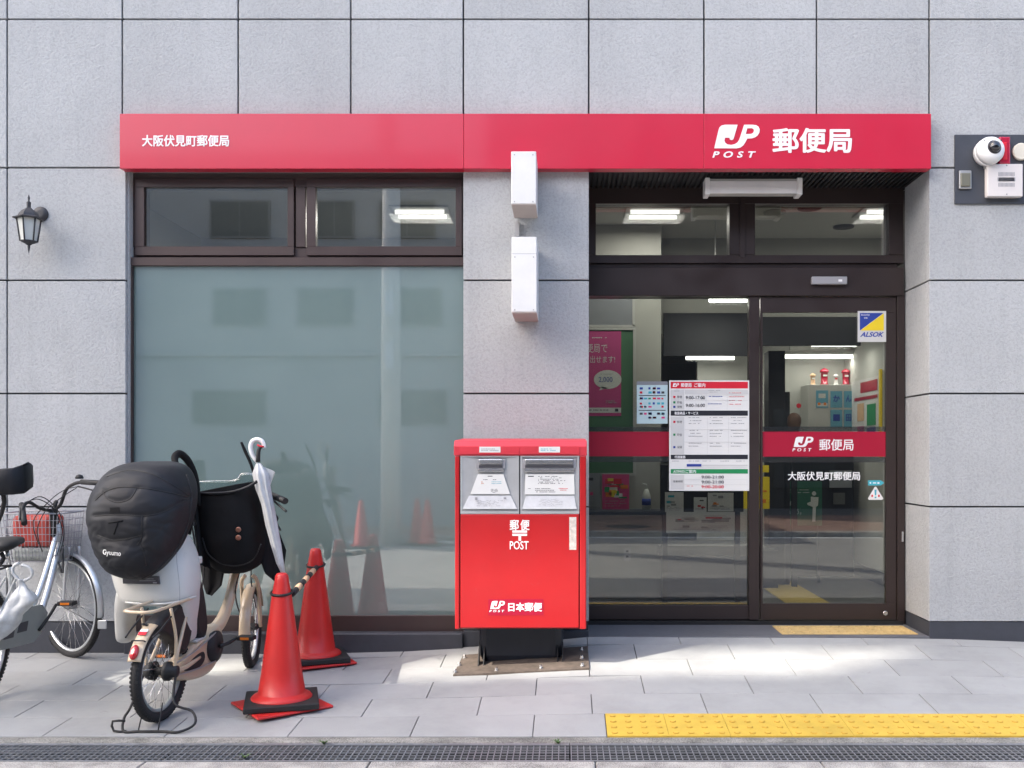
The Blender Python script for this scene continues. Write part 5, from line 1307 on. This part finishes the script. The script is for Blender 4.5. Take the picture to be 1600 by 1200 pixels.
lamp(1268, 1338, 538.5, 2.7, 'short upper lit tube of the two seen through the sliding door', .9)
lamp(1226, 1338, 557.5, 3.3, 'long lower lit tube of the two seen through the sliding door', .7)
# recessed ceiling fixtures in the vestibule ceiling
def troffer(px0, px1, y0, y1, label, power):
    x0, x1 = WX(px0, y0), WX(px1, y0); zc = ZC1
    root = thing('ceiling_light', label, 'lamp', ((x0 + x1) / 2, (y0 + y1) / 2, zc), 'recessed ceiling lights')
    t = MB(); t.box(x0, x1, y0, y1, zc - .012, zc - .002, .002); t.build('reflector', M['iframe'], root)
    for e in (.25, .75):
        yy = y0 + (y1 - y0) * e; t = MB(); t.tube([(x0 + .04, yy, zc - .03), (x1 - .04, yy, zc - .03)], .016, 8); t.build('tube', M['tube_dim'], root)
    ld = bpy.data.lights.new('ceiling_light_lamp', 'AREA'); ld.shape = 'RECTANGLE'; ld.size = abs(x1 - x0); ld.size_y = .3; ld.energy = power; ld.color = (1, .96, .88)
    lo = bpy.data.objects.new('ceiling_light_lamp', ld); COL.objects.link(lo); lo.location = ((x0 + x1) / 2, (y0 + y1) / 2, zc - .06)
troffer(978, 1072, .98, 1.32, 'twin tube ceiling light behind the left entrance transom', 3.8)
troffer(1352, 1440, .98, 1.32, 'twin tube ceiling light at the right end of the right transom', 3.8)
troffer(606, 700, .98, 1.3, 'twin tube ceiling light behind the window transom', 8)
for (px, py, r_, lb) in ((1265, 324, .09, 'dark round ceiling vent nearest the right transom top'), (1318, 353.5, .085, 'dark round ceiling vent lower in the right transom'), (1210, 331, .085, 'pale round ceiling outlet in the right transom')):
    d_ = F * (ZC1 - HC) / (CY - py); y = d_ - D
    t = MB(); t.lathe((WX(px, y), y, ZC1), (0, 0, -1), [(r_, .001), (r_, .012), (r_ * .6, .02)], n=24); o = t.build('ceiling_vent', M['ink' if 'dark' in lb else 'iframe']); tag(o, lb, 'vent', 'round ceiling vents')
# green board with the pink poster
YP = 1.58
o = thing('green_board', 'green notice board in a pale frame on the wall left inside', 'notice board', (WX(950, YP), YP, WZ(740, YP)))
card(880, 989, 515, 739, YP, 'board', o, .012, 'board_sheet')
for r_ in ((880, 994, 512, 516), (880, 994, 739, 743), (989, 993.5, 516, 739)): card(*r_, YP, 'iframe', o, .02, 'board_frame')
t = thing('whiteboard', 'grey panel in a thin frame above the green board', 'board', (WX(930, YP), YP, WZ(510, YP))); card(880, 990, 440, 508, YP, 'filmgrey', t, .01, 'panel'); card(988, 992, 440, 510, YP, 'iframe', t, .015, 'frame'); card(880, 992, 508, 511.5, YP, 'iframe', t, .015, 'frame')
yp = YP - .013
o = thing('pink_poster', 'magenta poster with white writing and speech bubble on the green board', 'poster', (WX(940, yp), yp, WZ(650, yp)))
card(890, 970.5, 517, 650, yp, 'pinkp', o, .001, 'sheet'); yp -= .0012
text('便局で', 916, 949, 537, 551, yp, 'bubble', o, .0, th=.0005); text('出せます!', 922, 961, 556, 567, yp, 'bubble', o, .0, th=.0005)
t = MB(); t.lathe(W(949.5, 593, yp), (0, -1, 0), [(.113, 0), (.113, .0006)], n=36)
t.m = Matrix.Identity(4)
for v in t.bm.verts: v.co.z = WZ(593, yp) + (v.co.z - WZ(593, yp)) * .68
t.prism([W(940, 604, yp), W(950, 606, yp), W(936, 610, yp)], (0, -.0006, 0)); t.build('speech_bubble', M['bubble'], o)
text('2,000', 935.5, 957, 589, 598, yp - .0008, 'inkblue', o, .0, th=.0004)
printlines(dashes(938, 960, 584, 585, 2, 1, rnd=rn) + dashes(947, 966, 626, 630, 2.6, 1.2, rnd=rn), yp - .0008, 'inkgrey', o); card(890, 970.5, 637, 645, yp, 'cell', o, .0004); printlines([(961, 966, 638.5, 643)] + dashes(920, 955, 640, 642, 3, 1.4, rnd=rn), yp - .0006, 'ink', o)
printlines(dashes(925, 955, 527, 530, 4, 1.4, rnd=rn), yp, 'bubble', o)
# ledge with leaflets
YL = 1.45
t = MB(); t.box(-.2, WX(1040, YL), YL - .12, 1.599, WZ(803, YL), WZ(797, YL), .003); o = t.build('wall_ledge', M['idark']); tag(o, 'dark shelf ledge along the wall inside the fixed glass', 'shelf')
def leaflet(px0, px1, py0, py1, y, base, label, cols, rnd, lines=True):
    o = thing('leaflet', label, 'leaflet', (WX((px0 + px1) / 2, y), y, WZ(py1, y)), 'leaflets displayed inside the entrance')
    card(px0, px1, py0, py1, y, base, o, .004, 'sheet'); yy = y - .0042; w, h = px1 - px0, py1 - py0
    for cn, n_ in cols:
        rr = []
        for _ in range(n_):
            a = px0 + w * rnd.uniform(.06, .7); e = py0 + h * rnd.uniform(.08, .8); rr.append((a, min(px1 - 1, a + w * rnd.uniform(.1, .35)), e, min(py1 - 1, e + h * rnd.uniform(.05, .16))))
            yy -= .0002
        printlines(rr, yy, cn, o)
    if lines: printlines(dashes(px0 + w * .1, px1 - w * .1, py1 - h * .25, py1 - h * .08, max(1.8, h * .07), max(.7, h * .02), rnd=rnd), yy - .0003, 'inkgrey', o)
    return o
rl = random.Random(21)
leaflet(896, 938, 739, 796, 1.42, 'filmgrey', 'grey framed leaflet half hidden by the mailbox', [('inkyel', 2), ('ink', 2), ('inkpink', 2)], rl)
leaflet(941, 983, 741, 796, 1.42, 'inkpink', 'pink and green framed leaflet standing on the dark ledge', [('paper', 5), ('inkgreen', 6), ('orange', 3), ('inkred', 3), ('inkyel', 3)], rl)
leaflet(1039, 1068, 769, 800, 1.30, 'paper', 'white leaflet with blue corner under the hours notice', [('inkcyan', 2), ('inkgrey', 3)], rl)
leaflet(1084, 1104, 777, 800, 1.30, 'paper', 'small white card with red print between two larger leaflets', [('inkred', 3), ('ink', 2)], rl)
leaflet(1106, 1146, 770, 799, 1.30, 'paper', 'wide white leaflet with grey drawings under the hours notice', [('inkgrey', 4), ('orange', 2)], rl)
leaflet(1041, 1148, 800, 833, 1.28, 'paper', 'broad paper banner with red heading below the leaflets', [('inkgrey', 6), ('inkred', 2), ('cell', 5)], rl)
# sanitiser bottle
y = 1.42; p0 = W(1010, 797, y); o = thing('sanitizer_bottle', 'clear pump bottle with blue label on the dark ledge', 'bottle', p0)
k = (D + y) / F
t = MB(); t.lathe(p0, (0, 0, 1), [(.035, 0), (.036, 22 * k), (.02, 30 * k), (.012, 33 * k)], n=20); t.build('bottle_body', M['bubble'], o)
t = MB(); t.lathe(p0, (0, 0, 1), [(.0365, 8 * k), (.0365, 18 * k)], n=20); t.build('bottle_label', M['inkblue'], o)
t = MB(); t.tube([p0 + Vector((0, 0, 33 * k)), p0 + Vector((0, 0, 40 * k)), p0 + Vector((-.03, -.01, 41 * k))], .006, 8); t.build('pump', M['bubble'], o)
# black rack, writing desk, sockets
y = 1.34
t = MB(); t.box(WX(1032, y), WX(1162, y), y, y + .04, WZ(800, y), WZ(725, y), .004); t.box(WX(1036, y), WX(1044, y), y + .04, y + .08, FZ, WZ(725, y)); t.box(WX(1150, y), WX(1158, y), y + .04, y + .08, FZ, WZ(725, y)); o = t.build('display_rack', M['idark']); tag(o, 'black leaflet rack behind the opening hours notice', 'rack')
y = 1.5
ds = thing('writing_desk', 'dark blue desk cabinet low behind the fixed glass', 'desk', (WX(1110, y), y + .3, FZ))
t = MB(); t.box(WX(1035, y), WX(1168, y), y, y + .45, WZ(938, y), WZ(868, y), .006); t.box(WX(1042, y), WX(1050, y), y + .05, y + .12, FZ, WZ(938, y)); t.box(WX(1152, y), WX(1160, y), y + .05, y + .12, FZ, WZ(938, y)); t.build('cabinet', mat('desk_navy', (.008, .012, .03), .5), ds)
t = MB(); t.box(WX(1030, y), WX(1172, y), y - .02, y + .47, WZ(868, y), WZ(852, y), .004); t.build('desk_top', M['ifloor'], ds)
t = MB(); t.box(WX(1186, 2.2), WX(1216, 2.2), 2.2, 2.6, FZ, WZ(860, 2.2)); o = t.build('cabinet', M['idark']); tag(o, 'dark low cabinet just inside the sliding door at left', 'cabinet')
o = thing('wall_socket', 'pale wall socket under the ledge inside', 'socket', (WX(980, 1.6), 1.6, WZ(875, 1.6))); card(974.5, 985.5, 856, 876, 1.6, 'iframe', o, .006, 'socket_plate'); printlines([(978, 982, 860, 863), (978, 982, 868, 871)], 1.593, 'ink', o)
# things seen through the sliding door
t = MB(); t.box(WX(1201, 2.4), WX(1227, 2.4), 2.4, 2.6, FZ, WZ(548, 2.4), .004); t.box(WX(1227, 2.4), WX(1235, 2.4), 2.42, 2.55, FZ, WZ(612, 2.4)); o = t.build('atm_column', M['idark']); tag(o, 'dark machine column standing inside behind the sliding door', 'machine')
yw = 3.5
t = MB(); t.box(WX(1255, yw), WX(1333, yw), yw - .2, 3.599, FZ, WZ(603, yw), .004); cb = t.build('tall_cabinet', M['iwall2']); tag(cb, 'tall pale cabinet carrying red mailbox figures', 'cabinet')
yq = yw - .205
def fig(px, py0, py1, w, m, label, nm='mailbox_figure', cat='figure'):
    y = yw - .1; k_ = (D + y) / F; z0, z1 = WZ(603, y) + (.0), WZ(py0, y); z0 = WZ(603, yw); h = WZ(py0, y) - z0; x = WX(px, y)
    o = thing(nm, label, cat, (x, y, z0)); r_ = w * k_ / 2
    t = MB(); t.lathe((x, y, z0), (0, 0, 1), [(r_ * 1.1, 0), (r_ * 1.1, h * .08), (r_ * .85, h * .1), (r_ * .85, h * .72), (r_ * 1.15, h * .74), (r_ * 1.15, h * .82), (r_ * .9, h * .9), (r_ * .3, h * .97), (.001, h)], n=20); t.build('figure_body', M[m], o)
    t = MB(); t.box(x - r_ * .5, x + r_ * .5, y - r_ * .95, y - r_ * .8, z0 + h * .5, z0 + h * .6); t.build('figure_slot', M['paper' if m != 'paper' else 'inkred'], o)
fig(1288, 575, 602, 12.5, 'strobe', 'left red mailbox figure on top of the tall cabinet'); fig(1321.5, 576, 602, 12, 'strobe', 'right red mailbox figure on top of the tall cabinet')
fig(1270, 583, 602, 8, 'barwood', 'small golden figure on the left of the cabinet top', 'small_figure'); fig(1306, 584, 602, 7, 'paper', 'small white figure between the two red ones', 'small_figure')
def sheet(px0, px1, py0, py1, y, m, label, txt=None, nm='sheet_sign'):
    o = thing(nm, label, 'sign', (WX((px0 + px1) / 2, y), y, WZ(py1, y)), None); card(px0, px1, py0, py1, y, m, o, .002, 'sheet')
    if txt: w, h = px1 - px0, py1 - py0; text(txt, px0 + w * .22, px1 - w * .2, py0 + h * .25, py1 - h * .35, y - .0022, 'inkblue', o, .035, th=.0005)
sheet(1297.5, 1316, 611, 637, yq, 'lblue', 'light blue sheet with a brush letter top left on the tall cabinet', 'か'); sheet(1318.5, 1333, 611, 637, yq, 'lblue', 'light blue sheet with a looped letter top right on the tall cabinet', 'ん')
sheet(1297.5, 1316, 640, 668, yq, 'lblue', 'light blue sheet with a single stroke on the tall cabinet', 'ー'); sheet(1318.5, 1333, 640, 668, yq, 'lblue', 'light blue sheet with boxed character on the tall cabinet', '田')
o = thing('cat_card', 'white card with orange patches beside the blue letter sheets', 'card', (WX(1284, yq), yq, WZ(637, yq))); card(1275, 1294, 610, 637, yq, 'lblue', o, .002, 'sheet'); printlines([(1279, 1290, 615, 622), (1277, 1293, 630, 635)], yq - .002, 'bubble', o); printlines([(1278, 1282, 629, 633), (1287, 1291, 629, 633)], yq - .003, 'orange', o)
# head of brown display figure
y = 2.3; p0 = W(1241, 655, y); o = thing('brown_head', 'brown rounded display head behind the door glass', 'display', p0)
t = MB(); t.lathe(W(1241, 668, y), (0, 0, 1), [(.03, -.1), (.05, 0), (.062, .05), (.06, .09), (.035, .125), (.001, .135)], n=20); t.build('head_form', M['wood'], o)
t = MB(); t.lathe(W(1248, 634, y), (0, -1, 0), [(.022, 0), (.02, .01)], n=14); t.build('red_flower', M['inkred'], o)
t = MB(); t.box(WX(1237, y), WX(1245, y), y - .02, y + .02, FZ, WZ(668, y) - .09); t.build('stand', M['idark'], o)
t = MB(); y = 3.0; t.box(WX(1228, y), WX(1334, y), y, y + .35, FZ, WZ(708, y), .004); t.box(WX(1224, y), WX(1338, y), y - .03, y + .36, WZ(708, y), WZ(704, y), .003); o = t.build('service_counter', M['idark']); tag(o, 'dark service counter inside behind the green poster', 'counter')
o = thing('counter_monitor', 'dark screen on the inner counter right of the green poster', 'monitor', (WX(1315, 2.98), 2.98, WZ(704, 3)))
card(1296, 1331, 735, 762, 2.965, 'filmgrey', o, .006, 'screen'); card(1300, 1327, 738, 743, 2.958, 'bubble', o, .001, 'screen_print'); card(1302, 1320, 770, 788, 2.965, 'ifloor', o, .006, 'leaflet_tray')
# oblique leaflet rack on the side wall
o = thing('side_rack', 'wall rack of coloured papers on the right inner wall', 'rack', (2.84, 2.6, 1.2))
def sidecard(y0, y1, z0, z1, m, off=.004, nm='paper'):
    t = MB(); t.box(2.858 - off, 2.859 - off + .002, y0, y1, z0, z1); t.build(nm, M[m], o)
sidecard(2.45, 3.3, 1.3, 1.95, 'cell', .006, 'rack_board'); sidecard(2.5, 3.0, 1.82, 1.92, 'labelred', .010); sidecard(2.55, 2.8, 1.5, 1.7, 'inkgreen', .010); sidecard(2.9, 3.1, 1.55, 1.72, 'barwood', .010); sidecard(2.55, 2.8, 1.36, 1.48, 'inkblue', .010); sidecard(2.9, 3.1, 1.36, 1.5, 'pinkp', .010); sidecard(2.5, 3.2, 1.75, 1.78, 'labelred', .010)
t = MB(); t.box(2.83, 2.85, 2.36, 2.40, 1.2, 2.0); t.build('yellow_edge', M['inkyel'], o)
# green figure poster on a panel, yellow sign by the post
y = 2.55
o = thing('green_poster', 'dark green poster of a runner with white writing behind the door glass', 'poster', (WX(1258, y), y, FZ)); card(1229, 1284, 752, 821, y, 'greenp', o, .01, 'sheet')
text('夢と', 1231, 1244, 783, 791, y - .0105, 'bubble', o, .0, th=.0005); text('ぬもう。', 1229, 1252, 795, 804, y - .0105, 'bubble', o, .0, th=.0005); printlines(dashes(1232, 1270, 765, 773, 4, 1, .7, rnd=rn), y - .0105, 'iframe', o)
t = MB(); t.lathe(W(1272, 771, y - .012), (0, -1, 0), [(.02, 0), (.018, .004)], n=14); t.prism([W(a, b_, y - .012) for a, b_ in ((1267, 776), (1279, 777), (1278, 790), (1275, 792), (1274, 815), (1269, 815), (1270, 792), (1262, 789), (1261, 786), (1267, 784))], (0, .002, 0)); t.build('runner_print', M['bubble'], o)
t = MB(); t.box(WX(1231, y), WX(1235, y), y + .0, y + .03, FZ, WZ(752, y)); t.box(WX(1278, y), WX(1282, y), y, y + .03, FZ, WZ(752, y)); t.build('poster_stand', M['idark'], o)
o = thing('yellow_sign', 'tall yellow standing sign inside beside the door post', 'sign', (WX(1194, 2.0), 2.0, FZ)); card(1160, 1202, 745, 795, 2.05, 'inkyel', o, .01, 'sheet'); card(1160, 1201, 727, 738, 2.05, 'inkyel', o, .01, 'sheet'); printlines([(1192, 1198, 766, 769), (1190, 1197, 780, 786)], 2.04, 'orange', o); t = MB(); t.box(WX(1180, 2.06), WX(1186, 2.06), 2.06, 2.08, FZ, WZ(727, 2.06)); t.build('stand', M['idark'], o)

# ------------------------------------------------------------------ across the street (seen in the glass; added panels on its roof keep the sun off the front)
YO = -11.0; HB = 6.6
def refl(px0, px1, z0, z1, dv=17.4): k_ = dv / F; return (px0 - CX) * k_, (px1 - CX) * k_, z0, z1
ob = thing('opposite_building', 'plain grey low building across the street reflected in the glass', 'building', (-4, YO - 3, -.1))
def owall(x0, x1, y0, y1, z1, m='opp', nm='wall'):
    t = MB(); t.box(x0, x1, y0, y1, -.2, z1); return t.build(nm, M[m], ob)
owall(-40, -1.9, YO - 8, YO, HB); 
for (a, c, z0, z1) in ((330, 415, 3.55, 4.25), (463, 552, 3.55, 4.25), (600, 690, 3.55, 4.25), (298, 415, 1.75, 2.4), (590, 700, 1.75, 2.4), (325, 420, 5.15, 5.85), (490, 552, 5.15, 5.85), (590, 680, 5.15, 5.85), (120, 210, 3.55, 4.25), (120, 210, 5.15, 5.85)):
    x0, x1, z0, z1 = refl(a, c, z0, z1)
    t = MB(); t.box(x0, x1, YO, YO + .03, z0, z1, .004); w_ = t.build('window', M['steelpost'], ob)
    t = MB(); t.box(x0 + .04, (x0 + x1) / 2 - .015, YO + .03, YO + .035, z0 + .04, z1 - .04); t.box((x0 + x1) / 2 + .015, x1 - .04, YO + .03, YO + .035, z0 + .04, z1 - .04); t.build('pane', M['oppwin'], w_)
t = MB(); t.box(-40, -1.9, YO, YO + .06, 3.0, 3.08); t.build('string_course', M['opp'], ob)
ob2 = thing('far_building', 'brown low building set back across the street', 'building', (10, -18, -.1))
t = MB(); t.box(-1.85, 30, -24, -16, -.2, 10); t.build('wall', mat('brown_render', (.05, .044, .042), .8, var=.1), ob2)
for i in range(6):
    t = MB(); t.box(.6 + i * 2.2, 2.1 + i * 2.2, -16, -15.96, .4, 2.3, .004); w_ = t.build('window', M['oppwin'], ob2)
# utility pole, kerbside cones seen in the frosted glass
t = MB(); t.tube([(-2.66, -8.1, -.2), (-2.66, -8.1, 8.5)], [.16, .12], 20); up_ = t.build('utility_pole', M['pole']); tag(up_, 'concrete utility pole across the street reflected in the window', 'pole')
for z_, h_ in ((3.3, .35), (2.5, .4)):
    t = MB(); t.box(-2.72, -2.60, -7.955, -7.94, z_, z_ + h_, .003); t.build('pole_plate', M['white'], up_)
t = MB(); t.tube([(-2.66 + .18 * math.cos(a), -8.1 + .18 * math.sin(a), 5.3) for a in [i * 2 * math.pi / 16 for i in range(16)]], .02, 6, closed=True); t.build('pole_band', M['steelpost'], up_)
for (px, y_, lb) in ((563, -7.6, 'red cone across the street reflected left of the pole'), (651, -8.2, 'red cone across the street reflected right of the pole'), (667, -8.0, 'taller looking red cone beside another right of the pole')):
    x_ = (px - CX) * (6.4 - y_) / F; zb_ = -.15 if y_ > -8.6 else -.1
    o = thing('traffic_cone', lb, 'traffic cone', (x_, y_, zb_), 'cones across the street')
    t = MB(); t.lathe((x_, y_, zb_), (0, 0, 1), [(.15, .02), (.15, .05), (.12, .07), (.035, .68), (.01, .7)], n=20); t.build('cone_body', M['cone'], o)
    t = MB(); t.box(x_ - .2, x_ + .2, y_ - .2, y_ + .2, zb_, zb_ + .03, .005); t.build('cone_foot', M['black'], o)
t = MB(); t.lathe((1.1, -10.1, -.10), (0, 0, 1), [(.42, 0), (.42, .016), (.38, .018)], n=32); o = t.build('manhole_cover', M['plate']); tag(o, 'round iron manhole cover in the brick paving, seen reflected in the fixed glass', 'manhole cover')
# added, unseen roof panels: their gap shapes the sun patches, the rest shades the front
bb = thing('roof_sun_blocker', 'added unseen roof panels with a gap that shapes the sun patches', 'sun blocker', (-18, YO - .5, HB))
YBB = YO - .5; kz = math.tan(SUN_EL) / SUN_DIR_H[1] * 1.0
def zat(yg): return (yg - YBB) * math.tan(SUN_EL) / SUN_DIR_H[1]
sxk = SUN_DIR_H[0] / SUN_DIR_H[1]
z_a, z_b, z_c = zat(-3.4), zat(-.74), zat(-.14)
xg0, xg1 = -2.75 - .5 * 0 - (-.45 - YBB) * sxk, 1.9 - (-.45 - YBB) * sxk
for (x0, x1, z0, z1) in ((-36, -5, z_a, z_b), (-36, -5, z_c, z_c + 9), (-36, xg0, z_b + .002, z_c - .002), (xg1, -5, z_b + .002, z_c - .002)):
    t = MB(); t.box(x0, x1, YBB - .1, YBB, z0, z1); t.build('sun_blocker_sheet', M['blocker'], bb)
for x in (-35, -28, -20, -9):
    t = MB(); t.box(x - .15, x + .15, YBB - .5, YBB - .2, HB - .1, z_c + 9); t.build('post', M['steelpost'], bb)
